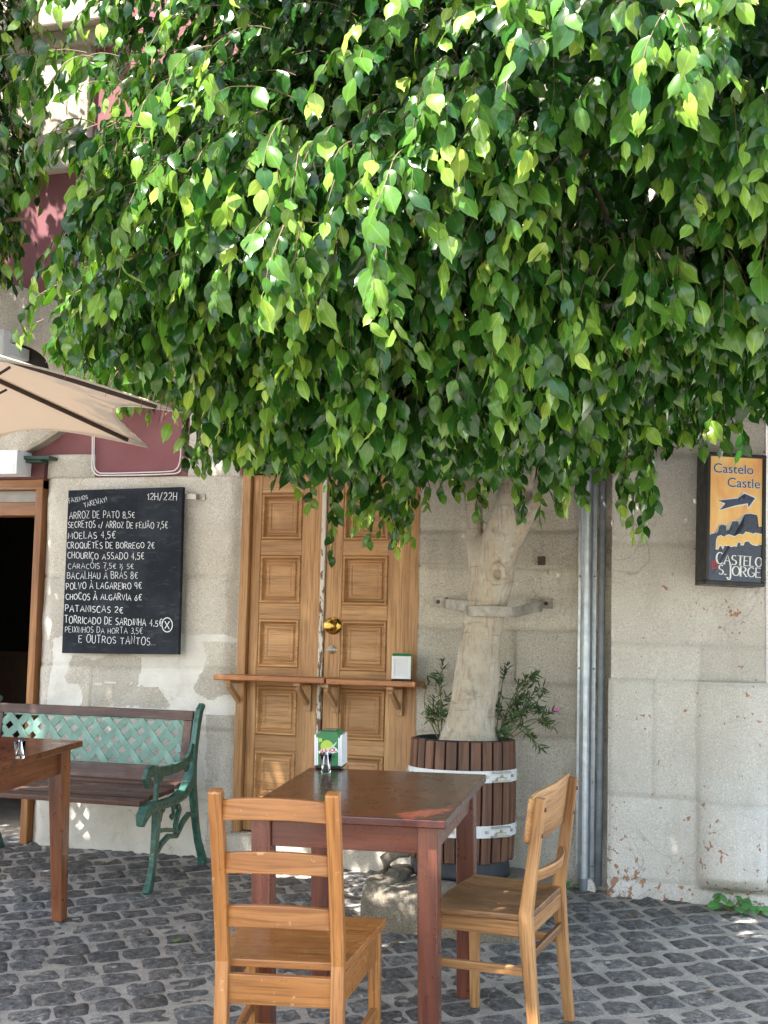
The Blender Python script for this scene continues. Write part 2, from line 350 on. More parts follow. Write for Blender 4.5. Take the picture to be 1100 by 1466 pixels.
def setts():
    """cut basalt setts laid in slightly bending diagonal courses, one mesh"""
    K = 9
    vs, qs, ts = [], [], []
    lu = np.linspace(-1, 1, K)
    uu, vv = np.meshgrid(lu, lu)
    quad = np.array([(j*K+i, j*K+i+1, (j+1)*K+i+1, (j+1)*K+i) for j in range(K-1) for i in range(K-1)])
    a, b = 0.142, 0.135
    cnt = 0
    for r in range(-70, 70):
        off = (0.5 if r % 2 else 0.0)+random.uniform(-0.08, 0.08)
        x = -9.0+off*a
        while x < 9.0:
            w = a*random.uniform(0.88, 1.14)
            cx, cy = x+w/2, r*b
            x += w
            th = R(33)+0.05*math.sin(cx*0.7+1)+0.04*math.sin(cy*0.9)
            X = cx*math.cos(th)-cy*math.sin(th)-0.4; Y = cx*math.sin(th)+cy*math.cos(th)-2.4
            if X < -4.2 or X > 3.4 or Y > 0.12 or Y < -5.8: continue
            if X > -0.15 and X < 0.5 and Y > -0.75 and False: continue
            hw, hh = w/2-random.uniform(0.003, 0.007), b/2-random.uniform(0.003, 0.007)
            e = 9.0+random.uniform(-3, 9.0)
            rr = (np.abs(uu)**e+np.abs(vv)**e)**(1/e)
            mx = np.maximum(np.abs(uu), np.abs(vv)); k = np.where(rr > 0, mx/np.maximum(rr, 1e-6), 1)
            lx, ly = uu*k*hw, vv*k*hh
            # irregular outline
            j = np.stack([lx*14+cx*31, ly*14+cy*27, np.full_like(lx, cnt*0.37)], -1)
            lx = lx+(vnoise(j, 3)-0.5)*0.017*mx; ly = ly+(vnoise(j, 5)-0.5)*0.022*mx
            rot = random.uniform(-0.06, 0.06)+th
            gx, gy = X+lx*math.cos(rot)-ly*math.sin(rot), Y+lx*math.sin(rot)+ly*math.cos(rot)
            top = 0.0045+random.uniform(-0.003, 0.004)
            edge = np.clip((1-mx)/0.15, 0, 1); edge = edge**0.5
            h = -0.003+(top+0.003)*edge+(vnoise(np.stack([gx*30, gy*30, gx*0], -1), 8)-0.5)*0.009*edge
            h = h+(lx*random.uniform(-0.05, 0.05)+ly*random.uniform(-0.05, 0.05))
            # sunken and dirtier right at the wall foot
            gzv = GS*gy+h
            base = len(vs)*K*K
            vs.append(np.stack([gx, gy, gzv], -1).reshape(-1, 3)); qs.append(quad+base)
            t = random.uniform(0.66, 1.3); wv = random.uniform(-0.02, 0.03)
            ts.append(np.tile([t+wv, t, t-wv, 1.0], (K*K, 1))); cnt += 1
    o = raw_mesh('paving', np.concatenate(vs), np.concatenate(qs), sett_mat(), smooth=True, attrs=[('tone', 'FLOAT_COLOR', np.concatenate(ts))])
    tag(o, kind='structure')
setts()

# ------------------------------------------------------------------ the house front
house = thing('stone_house', 'old stone house front with maroon paint and a panelled oak door', 'house', (0, 0, 0))
def panel(name, mat, x0, x1, z0, z1, Y, rows=None, step=0.016, depth=0.2, parent=house, joint=0.008, rough=0.006, seed=1, crumble=0.0, toneamp=0.12, bows=None, cols=None, plast=None):
    """a masonry face: real relief (blocks, joints, chipped edges) with side returns; rows = z of the bed joints"""
    nx = max(2, int((x1-x0)/step)); nz = max(2, int((z1-z0)/step))
    xs = np.linspace(x0, x1, nx+1); zs = np.linspace(z0, z1, nz+1); X, Z = np.meshgrid(xs, zs)
    P = np.stack([X, Z, X*0+Y], -1)
    h = (fbm(P*7, 4, seed)-0.5)*rough*2+(fbm(P*1.6, 2, seed+9)-0.5)*0.02
    tone = 1.0+(fbm(P*0.9, 2, seed+3)-0.5)*0.2; pa = np.zeros_like(X)
    rws = [z0]+list(rows or [])+[z1]
    wob = (fbm(P*3, 3, seed+5)-0.5)*0.03
    for i in range(len(rws)-1):
        inr = (Z >= rws[i]) & (Z < rws[i+1]+1e-6)
        cs = [x0]+(list(cols[i]) if cols and i < len(cols) else [])+[x1]
        for k in range(len(cs)-1):
            rs = random.Random(seed*100+i*7+k); tn = rs.uniform(1-toneamp, 1+toneamp*0.7)
            m = inr & (X >= cs[k]) & (X <= cs[k+1]+1e-6); tone[m] *= tn; pa[m] += rs.uniform(-0.12, 0.12)
            if k and joint:
                d = np.abs(X-cs[k]+wob*0.4); j = np.exp(-(d/0.009)**2)*inr; h -= j*joint
                tone -= 0.10*j*(0.5+vnoise(P*17, seed))
        if i and joint:
            d = np.abs(Z-rws[i]+wob*0.4); j = np.exp(-(d/0.010)**2); h -= j*joint; tone -= 0.12*j*(0.4+vnoise(P*11, seed+2))
    if crumble:
        e = np.minimum(X-x0, x1-X); c = np.clip(1-e/(0.05+0.05*vnoise(P*9, seed+7)), 0, 1); h -= c*c*crumble
    yy = Y-h
    if bows is not None: yy = yy-bows(X, Z)
    if plast is not None: pa += plast(X, Z)
    V = np.stack([X, yy, Z], -1).reshape(-1, 3); n1 = nx+1
    ii, jj = np.meshgrid(np.arange(nx), np.arange(nz)); q = np.stack([jj*n1+ii, jj*n1+ii+1, (jj+1)*n1+ii+1, (jj+1)*n1+ii], -1).reshape(-1, 4)
    # returns
    border = [j*n1+0 for j in range(nz+1)], [j*n1+nx for j in range(nz+1)], list(range(n1)), [nz*n1+i for i in range(n1)]
    Vs = [V]; Qs = [q]; T = np.stack([tone, tone, tone, pa+0.5], -1).reshape(-1, 4); Ts = [T]; cnt = len(V)
    for bi, bd in enumerate(border):
        bv = V[bd].copy(); bv[:, 1] = Y+depth; L = len(bd); Vs.append(bv); Ts.append(T[bd])
        bd = np.array(bd); a = np.arange(L-1); q2 = np.stack([bd[:-1], bd[1:], cnt+a+1, cnt+a], -1)
        Qs.append(q2 if bi in (1, 2) else q2[:, ::-1]); cnt += L
    T_all = np.concatenate(Ts); T_all[:, :3] = np.clip(T_all[:, :3], 0.4, 1.3)
    ob = raw_mesh(name, np.concatenate(Vs), np.concatenate(Qs), mat, parent, smooth=False, attrs=[('tone', 'FLOAT_COLOR', T_all)])
    me = ob.data; sm = np.zeros(len(me.polygons), bool); sm[:len(q)] = True; me.polygons.foreach_set('use_smooth', sm)
    return ob

DX0, DX1 = W(337, 880)[0]+0.0, W(597, 880)[0]           # door opening
DZ0, DZ1 = 0.135, 2.04
JX = W(60, 780)[0]                                      # right edge of the dark doorway's frame
RX = W(835, 1000)[0]+0.01
PX0, PX1 = W(871, 900, -0.10)[0], W(1097, 900, -0.10)[0]
def wall_plaster(X, Z):
    """where lime plaster still covers the blocks: thick between and below, gone on two courses and along the door jamb"""
    P = np.stack([X, Z, X*0], -1); wob = (fbm(P*6, 4, 77)-0.5)*0.16
    def blk(x0, x1, z0, z1): return (X+wob > x0) & (X+wob < x1) & (Z+wob*0.5 > z0) & (Z+wob*0.5 < z1)
    a = W(105, 972), W(208, 940); b = W(125, 1012), W(240, 978); bare = blk(a[0][0], a[1][0], a[0][2], a[1][2]) | blk(b[0][0], b[1][0], b[0][2], b[1][2])
    bare |= (X+wob > -1.42) & (Z < 1.06) & (Z+wob > 0.78); bare |= (X+wob*0.7 > -1.36) & (Z < 0.70)
    bare |= (X+wob < -2.22) & (Z > 0.4)
    out = np.where(bare, -0.6, np.where(Z+wob > 1.08, -0.30, 0.5)); return out
# masonry between the doorway and the oak door, below the maroon panel
zt = W(200, 683)[2]
panel('stone_wall', M['granite'], JX, DX0, -0.25, zt, 0.0, rows=[0.27, 0.62, 0.92, 1.38], cols=[[], [-1.95], [-2.0], [-1.5], []], seed=2, step=0.009, crumble=0.045, rough=0.012,
      plast=wall_plaster)
panel('stone_wall', M['granite'], JX, W(133, 660)[0], zt, 2.02, 0.0, rows=None, seed=3, crumble=0.03, toneamp=0.05, plast=lambda X, Z: X*0-0.1)
panel('stone_wall', M['granite'], W(266, 640)[0], DX0, zt, 2.75, 0.0, rows=[2.02, 2.4], seed=4, crumble=0.03, plast=lambda X, Z: X*0-0.2)
panel('stone_wall', M['granite_tree'], DX1, PX0+0.03, -0.25, 2.75, 0.0, rows=[0.28, 0.66, 0.90, 1.16, 1.45, 1.62, 2.1], cols=[[], [], [], [0.2], [], [], []], seed=5, crumble=0.012, rough=0.012, joint=0.016, toneamp=0.2, step=0.011,
      plast=lambda X, Z: np.where((Z < 0.75) & (X < 0.1), 0.3, 0)+np.where((Z > 0.9), -0.15, 0))
panel('stone_wall', M['granite'], DX0, DX1, DZ1+0.16, 2.75, 0.0, rows=[2.5], seed=6, toneamp=0.05)
# threshold step under the door
panel('door_step', M['granite_tree'], DX0, DX1, -0.25, DZ0, -0.015, seed=7, depth=0.25, joint=0.0, toneamp=0.02)
# painted wall above and behind
w = MB(); w.box(-4.6, DX0, 0.03, 0.06, 1.9, 6.5)
w.build('painted_wall', M['maroon'], house)
panel('stone_wall', M['granite'], DX0-0.02, PX1, 2.76, 6.5, 0.02, rows=[3.2, 3.7, 4.3], seed=16, step=0.05, toneamp=0.06)
w = MB(); w.box(-4.6, JX-0.62, 0.03, 0.06, -0.3, 1.9)
w.build('painted_wall', M['maroon'], house)
# dark room behind the doorway and behind everything
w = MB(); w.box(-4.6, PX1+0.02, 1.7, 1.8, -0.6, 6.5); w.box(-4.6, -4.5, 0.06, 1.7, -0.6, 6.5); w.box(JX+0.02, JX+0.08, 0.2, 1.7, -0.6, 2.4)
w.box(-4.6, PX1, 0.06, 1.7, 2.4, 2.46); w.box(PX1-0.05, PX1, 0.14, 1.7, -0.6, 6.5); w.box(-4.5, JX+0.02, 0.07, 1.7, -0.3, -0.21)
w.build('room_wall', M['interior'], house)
# counter seen inside
w = MB(); w.box(-3.6, JX+0.01, 1.2, 1.6, -0.2, 0.93); w.box(-3.65, JX+0.015, 1.15, 1.65, 0.93, 0.96)
w.build('indoor_counter', plain('dim counter', lin((70, 54, 42)), 0.5), house)
# limestone pilaster at the corner
def pil_bow(X, Z):
    edge = np.clip((X-(PX1-0.30))/0.05, 0, 1); edge = edge*edge*(3-2*edge)
    cx = PX1-0.125; rx = 0.165
    g_ = np.sqrt(np.clip(1-((X-cx)/rx)**2, 0, 1))
    zf = np.clip((0.62-Z)/0.35, 0, 1); zf = zf*zf*(3-2*zf)
    zl = np.clip((Z-0.055)/0.07, 0, 1); zl = np.sqrt(zl)
    rim = np.minimum(np.minimum(X-PX0, 0.945-Z), 0.03)/0.03; return g_*zl*(0.045+0.10*zf)-0.018*(1-np.clip(rim, 0, 1))**2
panel('pilaster', M['limestone'], PX0+0.012, PX1, 0.945, 6.5, -0.085, rows=[1.10, 1.55, 1.95, 2.5, 3.1], seed=8, joint=0.010, rough=0.009, toneamp=0.07, step=0.013, depth=0.25,
      cols=[[PX0+0.40], [], [PX0+0.43], [], []])
panel('pilaster', M['limestone'], PX0, PX1+0.012, -0.3, 0.945, -0.100, rows=[0.07, 0.43], cols=[[], [], [PX0+0.20]], seed=9, joint=0.008, rough=0.010, toneamp=0.07, step=0.010, depth=0.28, bows=pil_bow)
w = MB(); w.box(PX1-0.02, PX1-0.002, 0.12, 1.75, -0.5, 6.5)
w.build('side_wall', M['white_wall'], house)

# upper stonework on the left: oval window hood, apron stone, cornice
oc = W(-42, 536); ocx, ocz = oc[0], oc[2]
def ring(name, mat, cx, cz, rx0, rz0, rx1, rz1, y0, y1, n=56, parent=house):
    b = MB(); vs = []
    for i in range(n):
        a = 2*math.pi*i/n; c, s_ = math.cos(a), math.sin(a)
        vs += [(cx+rx0*c, y1, cz+rz0*s_), (cx+rx0*c, y0+0.01, cz+rz0*s_), (cx+rx0*1.06*c, y0, cz+rz0*1.08*s_), (cx+rx1*0.97*c, y0, cz+rz1*0.97*s_), (cx+rx1*c, y0+0.012, cz+rz1*s_), (cx+rx1*c, y1, cz+rz1*s_)]
    fs = [(i*6+j, ((i+1) % n)*6+j, ((i+1) % n)*6+j+1, i*6+j+1) for i in range(n) for j in range(5)]
    b.add(vs, fs, smooth=False)
    o = b.build(name, mat, parent); _tone(o); return o
def _tone(o, t=1.0):
    n = len(o.data.vertices); a = o.data.attributes.new('tone', 'FLOAT_COLOR', 'POINT')
    P = np.zeros(n*3, 'f'); o.data.vertices.foreach_get('co', P); P = P.reshape(-1, 3)
    k = t*(1+(fbm(P*2.0, 2, 4)-0.5)*0.25); a.data.foreach_set('color', np.stack([k, k, k, k*0+0.5], -1).astype('f').ravel())
orx = W(76, 530)[0]-ocx
ring('oval_window_surround', M['trim_stone'], ocx, ocz, orx, 0.19, orx+0.27, 0.50, -0.05, 0.05)
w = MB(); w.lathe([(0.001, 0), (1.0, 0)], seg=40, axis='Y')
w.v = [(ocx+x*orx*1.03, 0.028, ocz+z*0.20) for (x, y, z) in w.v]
w.build('oval_window_dark_disc', M['interior'], house)  # flat disc; the shade inside the opening is put into its dark colour
w = MB(); a = W(-140, 250, 0); b = W(135, 45, 0)
w.box(a[0], b[0], -0.03, 0.04, W(40, 250)[2], W(40, 40)[2]); o = w.build('apron_stone', M['trim_stone'], house, 0.01); _tone(o)
w = MB(); w.box(a[0], W(150, 20, -0.12)[0], -0.13, 0.04, W(40, 42, -0.12)[2], W(40, -45, -0.12)[2])
w.box(a[0], W(142, 20, -0.12)[0], -0.07, 0.04, W(40, 70, -0.07)[2], W(40, 42, -0.12)[2]+0.001)
o = w.build('balcony_slab', M['trim_stone'], house, 0.012); _tone(o)

# the oak double door
door = MB(); Yd = 0.075
fw = 0.05
door.box(DX0+0.003, DX0+0.048, Yd-0.045, Yd+0.05, DZ0, DZ1-0.0, 2); door.box(DX1-0.05, DX1-0.003, Yd-0.035, Yd+0.05, DZ0, DZ1, 2)
door.box(DX0+0.048, DX1-0.05, Yd-0.035, Yd+0.05, W(400, 678, Yd)[2], DZ1, 0)
door.build('door_frame', M['door'], house, 0.004)
LZ1 = W(400, 679, Yd)[2]-0.004
def zl(y): return W(400, y, Yd)[2]
panels_z = [(zl(773), zl(707)), (zl(864), zl(795)), (zl(956), zl(886)), (zl(1053), zl(982)), (zl(1148), zl(1075))]
lx0, lx1 = DX0+0.05, W(459, 880, Yd)[0]; rx0, rx1 = W(467, 880, Yd)[0], DX1-0.052
def leaf(x0, x1, px0, px1, frames, parent):
    b = MB(); y0, y1 = Yd-0.015, Yd+0.03
    b.box(x0, px0, y0, y1, DZ0+0.008, LZ1, 2); b.box(px1, x1, y0, y1, DZ0+0.008, LZ1, 2)
    edges = [LZ1]+[z for pr in frames for z in (pr[1], pr[0])]+[DZ0+0.008]
    for k in range(0, len(edges), 2): b.box(px0, px1, y0+0.0015, y1, edges[k+1], edges[k], 0)
    o = b.build('door_leaf', M['door'], parent, 0.003)
    for (za, zb) in frames:
        p = MB(); w_, h_ = px1-px0, zb-za
        # moulded frame then raised field
        rings = [(0.0, Yd-0.010), (0.006, Yd-0.019), (0.014, Yd-0.019), (0.020, Yd-0.006), (0.025, Yd+0.001), (0.029, Yd+0.001), (0.035, Yd-0.006), (0.046, Yd-0.007), (0.052, Yd-0.003), (0.060, Yd-0.005)]
        vs = []; gs = []; of = random.random()*9
        for (d, y) in rings:
            for (sx, sz) in ((0, 0), (1, 0), (1, 1), (0, 1)):
                x = px0+d+(w_-2*d)*sx; z = za+d+(h_-2*d)*sz; vs.append((x, y, z)); gs.append((x+of, z+of, y))
        fs = [(k*4+i, k*4+(i+1) % 4, (k+1)*4+(i+1) % 4, (k+1)*4+i) for k in range(len(rings)-1) for i in range(4)]
        k = len(rings)-1; fs.append((k*4, k*4+1, k*4+2, k*4+3)); p.add(vs, fs, gs)
        p.build('door_panel', M['door'], o)
    return o
pl0, pl1 = W(372, 880, Yd)[0], W(431, 880, Yd)[0]; pr0, pr1 = W(490, 880, Yd)[0], W(556, 880, Yd)[0]
left_leaf = leaf(lx0, lx1, pl0, pl1, panels_z, house)
right_leaf = leaf(rx0, rx1, pr0, pr1, [(a-0.004, b_+0.0) for (a, b_) in panels_z], house)
def flaky():
    t = NT('flaking white paint on wood'); p = t.geo(); n = t.noise(t.mapping(p, (60, 60, 14)), 1.0, 5, 0.7)
    sep = t.n.new('ShaderNodeSeparateXYZ'); t.link(p, sep.inputs[0])
    n = t.math('ADD', n, t.math('MULTIPLY', sep.outputs['Z'], -0.14))
    c = t.ramp(n, [(0.36, lin((208, 200, 188))), (0.40, lin((90, 70, 54))), (0.5, lin((120, 92, 66)))])
    t.color(c); t.rough(0.8); t.bump(n, 0.4, 0.005); return t.m
b = MB(); b.box(lx1+0.002, rx0-0.004, Yd-0.028, Yd+0.03, DZ0+0.008, LZ1, 2); b.build('meeting_strip', flaky(), house, 0.004)
kx = W(479, 896, Yd)
k = MB(); k.lathe([(0.0, 0.075), (0.012, 0.075), (0.024, 0.072), (0.033, 0.060), (0.034, 0.050), (0.028, 0.040), (0.014, 0.034), (0.014, 0.014), (0.030, 0.012), (0.040, 0.008), (0.044, 0.0)], (kx[0], Yd-0.016, kx[2]), 28, 'Y')
k.build('door_knob', M['brass'], right_leaf)
kx = W(477, 930, Yd)
k = MB(); k.lathe([(0, 0.010), (0.008, 0.010), (0.009, 0.008), (0.018, 0.008), (0.021, 0.004), (0.022, 0)], (kx[0], Yd-0.016, kx[2]), 24, 'Y')
k.prism([(-0.032, 0), (0, -0.014), (0.032, 0), (0, 0.014)], lambda p: (kx[0]+p[0], Yd-0.020, kx[2]+p[1]), lambda p: (kx[0]+p[0], Yd-0.015, kx[2]+p[1]))
k.build('door_lock', M['steel'], right_leaf)
# dark green louvred transom over the door
t_ = MB(); t_.box(DX0+0.01, DX1-0.01, 0.02, 0.06, DZ1+0.012, DZ1+0.15)
for i in range(4): t_.box(DX0+0.02, DX1-0.02, -0.01, 0.02, DZ1+0.018+i*0.034, DZ1+0.036+i*0.034)
t_.build('transom', M['dark_green'], house, 0.002)

# the dark doorway on the left: timber frame, maroon fascia, grey rail
fr = MB()
fr.box(JX-0.045, JX-0.003, -0.01, 0.16, -0.2, W(50, 686)[2], 2)
fr.box(-3.6, JX-0.003, -0.012, 0.16, W(30, 701)[2], W(30, 687)[2], 0)
fr.box(-3.6, JX-0.056, 0.03, 0.14, W(30, 738, 0.03)[2], W(30, 719, 0.03)[2], 0)
fr.build('doorway_frame', M['frame_wood'], house, 0.004)
b = MB(); b.box(-3.6, JX-0.056, 0.05, 0.12, W(30, 719, 0.03)[2]+0.002, W(30, 701)[2]-0.002); b.build('transom_rail', plain('grey rail', lin((150, 146, 140)), 0.5), house)
b = MB(); b.box(-3.6, JX-0.003, -0.006, 0.028, W(30, 687)[2]+0.002, W(30, 655)[2]); b.build('fascia_board', plain('maroon fascia paint', lin((92, 50, 50)), 0.5), house, 0.003)
# small dark block whose colour stands for the shade in a square hole
hp = W(776, 803)
b = MB(); b.box(hp[0]-0.018, hp[0]+0.018, -0.013, -0.002, hp[2]-0.020, hp[2]+0.020); o = b.build('wall_hole_block', plain('dark hole shade', lin((70, 54, 44)), 0.7), house, 0.003)

# the white house round the corner
wh = thing('white_house', 'sunlit white rendered house wall just round the corner on the right', 'house', (0, 0, 0))
panel('rendered_wall', M['white_wall'], 0.6, 6.0, -0.4, 6.5, 2.6, seed=21, parent=wh, step=0.05, joint=0.0, rough=0.004, toneamp=0.0)
bb = MB(); bb.box(0.6, 6.0, 2.85, 6.0, -0.4, 6.5); bb.build('house_body', M['white_wall'], wh)

# ------------------------------------------------------------------ lettering: a pen font of strokes
def arc(cx, cy, rx, ry, a0, a1, n=9): return [(cx+rx*math.cos(R(a0+(a1-a0)*i/n)), cy+ry*math.sin(R(a0+(a1-a0)*i/n))) for i in range(n+1)]
GL = {
 'A': [[(0, 0), (.42, 1), (.8, 0)], [(.16, .36), (.66, .36)]],
 'B': [[(0, 0), (0, 1)], [(0, 1)]+arc(.3, .76, .28, .24, 90, -90)+[(0, .52)], [(0, .52)]+arc(.36, .26, .32, .26, 90, -90)+[(0, 0)]],
 'C': [arc(.42, .5, .40, .5, 50, 310, 12)], 'D': [[(0, 0), (0, 1)], [(0, 1)]+arc(.22, .5, .5, .5, 90, -90, 10)+[(0, 0)]],
 'E': [[(.58, 1), (0, 1), (0, 0), (.6, 0)], [(0, .52), (.46, .52)]], 'F': [[(.58, 1), (0, 1), (0, 0)], [(0, .52), (.44, .52)]],
 'G': [arc(.42, .5, .40, .5, 50, 330, 12)+[(.78, .42), (.46, .42)]], 'H': [[(0, 0), (0, 1)], [(.62, 0), (.62, 1)], [(0, .5), (.62, .5)]],
 'I': [[(.06, 0), (.06, 1)]], 'J': [[(.45, 1), (.45, .22)]+arc(.24, .22, .21, .22, 0, -160, 6)], 'K': [[(0, 0), (0, 1)], [(.58, 1), (0, .45)], [(.16, .58), (.62, 0)]], 'L': [[(0, 1), (0, 0), (.55, 0)]],
 'M': [[(0, 0), (.06, 1), (.42, .3), (.78, 1), (.86, 0)]], 'N': [[(0, 0), (0, 1), (.62, 0), (.62, 1)]], 'O': [arc(.42, .5, .40, .5, 90, 450, 14)],
 'P': [[(0, 0), (0, 1)], [(0, 1)]+arc(.28, .72, .30, .28, 90, -90)+[(0, .44)]], 'Q': [arc(.42, .5, .40, .5, 90, 450, 14), [(.5, .25), (.85, -.1)]],
 'R': [[(0, 0), (0, 1)], [(0, 1)]+arc(.28, .74, .29, .26, 90, -90)+[(0, .48)], [(.24, .48), (.66, 0)]],
 'S': [arc(.33, .75, .28, .25, 40, 270, 8)+arc(.31, .25, .30, .25, 90, -140, 8)], 'T': [[(0, 1), (.72, 1)], [(.36, 1), (.36, 0)]],
 'U': [[(0, 1), (0, .32)]+arc(.32, .32, .32, .32, 180, 360, 8)+[(.64, 1)]], 'V': [[(0, 1), (.34, 0), (.7, 1)]], 'W': [[(0, 1), (.2, 0), (.42, .7), (.64, 0), (.86, 1)]],
 'X': [[(0, 0), (.62, 1)], [(0, 1), (.62, 0)]], 'Y': [[(0, 1), (.34, .5), (.66, 1)], [(.34, .5), (.3, 0)]], 'Z': [[(0, 1), (.62, 1), (0, 0), (.64, 0)]],
 '0': [arc(.32, .5, .30, .5, 90, 450, 12)], '1': [[(.02, .72), (.26, 1), (.26, 0)]], '2': [arc(.3, .72, .28, .28, 160, -30, 8)+[(0, 0), (.6, 0)]],
 '3': [arc(.26, .75, .26, .25, 140, -90, 8)+arc(.26, .25, .3, .25, 90, -140, 8)], '4': [[(.42, 0), (.42, 1), (0, .34), (.62, .34)]],
 '5': [[(.56, 1), (.1, 1), (.06, .56)]+arc(.26, .3, .3, .3, 110, -140, 9)], '6': [[(.5, 1), (.12, .5)]+arc(.3, .28, .28, .28, 160, -200, 12)],
 '7': [[(0, 1), (.6, 1), (.2, 0)], [(.16, .5), (.5, .5)]], '8': [arc(.3, .75, .24, .25, -90, 270, 12), arc(.3, .25, .29, .25, 90, 450, 12)],
 '9': [arc(.3, .7, .27, .28, 0, 360, 12)+[(.5, 0)]], '€': [arc(.5, .5, .36, .5, 55, 305, 10), [(0, .6), (.56, .6)], [(0, .42), (.5, .42)]],
 '/': [[(0, -.1), (.5, 1.1)]], ',': [[(.1, .1), (.02, -.18)]], '.': [[(.05, 0), (.07, .05)]], '!': [[(.1, 1), (.08, .3)], [(.06, .06), (.07, 0)]],
 'c': [arc(.2, .22, .18, .22, 50, 310, 7)], '½': [[(.08, 1), (.08, .6)], [(0, .1), (.55, .95)], [(.42, .4), (.66, .36), (.4, 0), (.68, 0)]],
 '-': [[(0, .5), (.3, .5)]],
}
ACC = {'Ã': ('A', [(.2, 1.14), (.34, 1.24), (.5, 1.14), (.64, 1.24)]), 'À': ('A', [(.26, 1.32), (.5, 1.14)]), 'Á': ('A', [(.36, 1.14), (.58, 1.32)]), 'Ó': ('O', [(.36, 1.14), (.58, 1.32)]), 'Ç': ('C', [(.42, 0), (.5, -.12), (.36, -.2)])}
def glyph(ch):
    if ch in ACC: b, a = ACC[ch]; return GL[b]+[a]
    return GL[ch]
def gwidth(ch): return 0.32 if ch == ' ' else max(p[0] for s in glyph(ch) for p in s)
def text_width(t, gap=0.27): return sum(gwidth(c)+gap for c in t)-gap
def ribbon(b, pts, w, conv, wfn=None):
    """a flat stroke: pts 2-D, conv maps (x, y, layer) to the surface"""
    n = len(pts); L, Rr = [], []
    for i in range(n):
        ax, ay = pts[max(i-1, 0)]; bx, by = pts[min(i+1, n-1)]; dx, dy = bx-ax, by-ay; l = math.hypot(dx, dy) or 1
        ww = w*(wfn(dx/l, dy/l) if wfn else 1)/2; nx, ny = -dy/l, dx/l
        L.append((pts[i][0]+nx*ww, pts[i][1]+ny*ww)); Rr.append((pts[i][0]-nx*ww, pts[i][1]-ny*ww))
    vs = [conv(*p) for p in L]+[conv(*p) for p in Rr]
    b.add(vs, [(i, i+1, n+i+1, n+i) for i in range(n-1)])
def write(b, t, x0, y0, x1, y1, h, w, conv, jit=0.0, gap=0.27, wfn=None, serif=0.0, slant=0.0):
    tw = text_width(t, gap); dx, dy = x1-x0, y1-y0; L = math.hypot(dx, dy); ux, uy = dx/L, dy/L; s = L/tw; x = 0.0
    for ch in t:
        if ch != ' ':
            j1, j2, j3 = random.uniform(-jit, jit), 1+random.uniform(-jit, jit), random.uniform(-jit, jit)*0.35
            for st in glyph(ch):
                P = []
                for (gx, gy) in st:
                    lx = (x+gx+(slant+j3)*gy)*s; ly = (gy*j2+j1*0.5)*h
                    P.append((x0+ux*lx-uy*ly, y0+uy*lx+ux*ly))
                ribbon(b, P, w, conv, wfn)
                if serif:
                    for (p, q) in ((P[0], P[1]), (P[-1], P[-2])):
                        d = (q[0]-p[0], q[1]-p[1]); l = math.hypot(*d) or 1
                        if abs(d[1]/l) > 0.75: ribbon(b, [(p[0]-serif, p[1]), (p[0]+serif, p[1])], w*0.42, conv)
        x += gwidth(ch)+gap if ch != ' ' else 0.32+gap

# ------------------------------------------------------------------ chalkboard
YB = -0.075
cTL, cTR, cBR, cBL = (Vector(W(98, 702, YB)), Vector(W(262, 697, YB)), Vector(W(255.5, 937, YB)), Vector(W(88.5, 935, YB)))
def chalkboard_mat():
    t = NT('slate board'); p = t.geo(); n = t.noise(p, 5.0, 5, 0.65); sm = t.noise(t.mapping(p, (9, 9, 30)), 1.0, 4, 0.7, 1.0)
    c = t.mix(t.ramp(n, [(0.42, 0.0), (0.8, 0.5)]), lin((32, 36, 43)), lin((74, 80, 88)))
    c = t.mix(t.ramp(sm, [(0.56, 0.0), (0.78, 0.35)]), c, lin((110, 116, 122))); t.color(c); t.rough(0.85); t.b.inputs['Specular IOR Level'].default_value = 0.2; return t.m
def chalk_mat():
    t = NT('chalk'); p = t.geo(); n = t.noise(p, 260.0, 3, 0.7); t.color(t.ramp(n, [(0.3, lin((150, 154, 158))), (0.5, lin((226, 228, 230)))])); t.rough(0.95); return t.m
bo = cBL; ux = (cBR-cBL).normalized()*((cTR-cTL).length*0.5+(cBR-cBL).length*0.5); uz = (cTL-cBL)
board = thing('chalkboard', 'black chalkboard menu in white handwriting on the stone wall above the green bench', 'chalkboard', (0, 0, 0))
b = MB(); dn = Vector((0, 0.028, 0))
q = [cBL, cBR, cTR, cTL]; b.add([*(p for p in q), *(p+dn for p in q)], [(0, 1, 2, 3), (7, 6, 5, 4), (0, 4, 5, 1), (1, 5, 6, 2), (2, 6, 7, 3), (3, 7, 4, 0)])
b.build('slate', chalkboard_mat(), board, 0.003)
def bconv(x, y):                                       # crop pixels (x right, y UP from 1100) -> just in front of the slate
    p = W(x/3.2353, 660+(1100-y)/3.2353, YB-0.0022); return tuple(p)
M['chalk'] = chalk_mat()
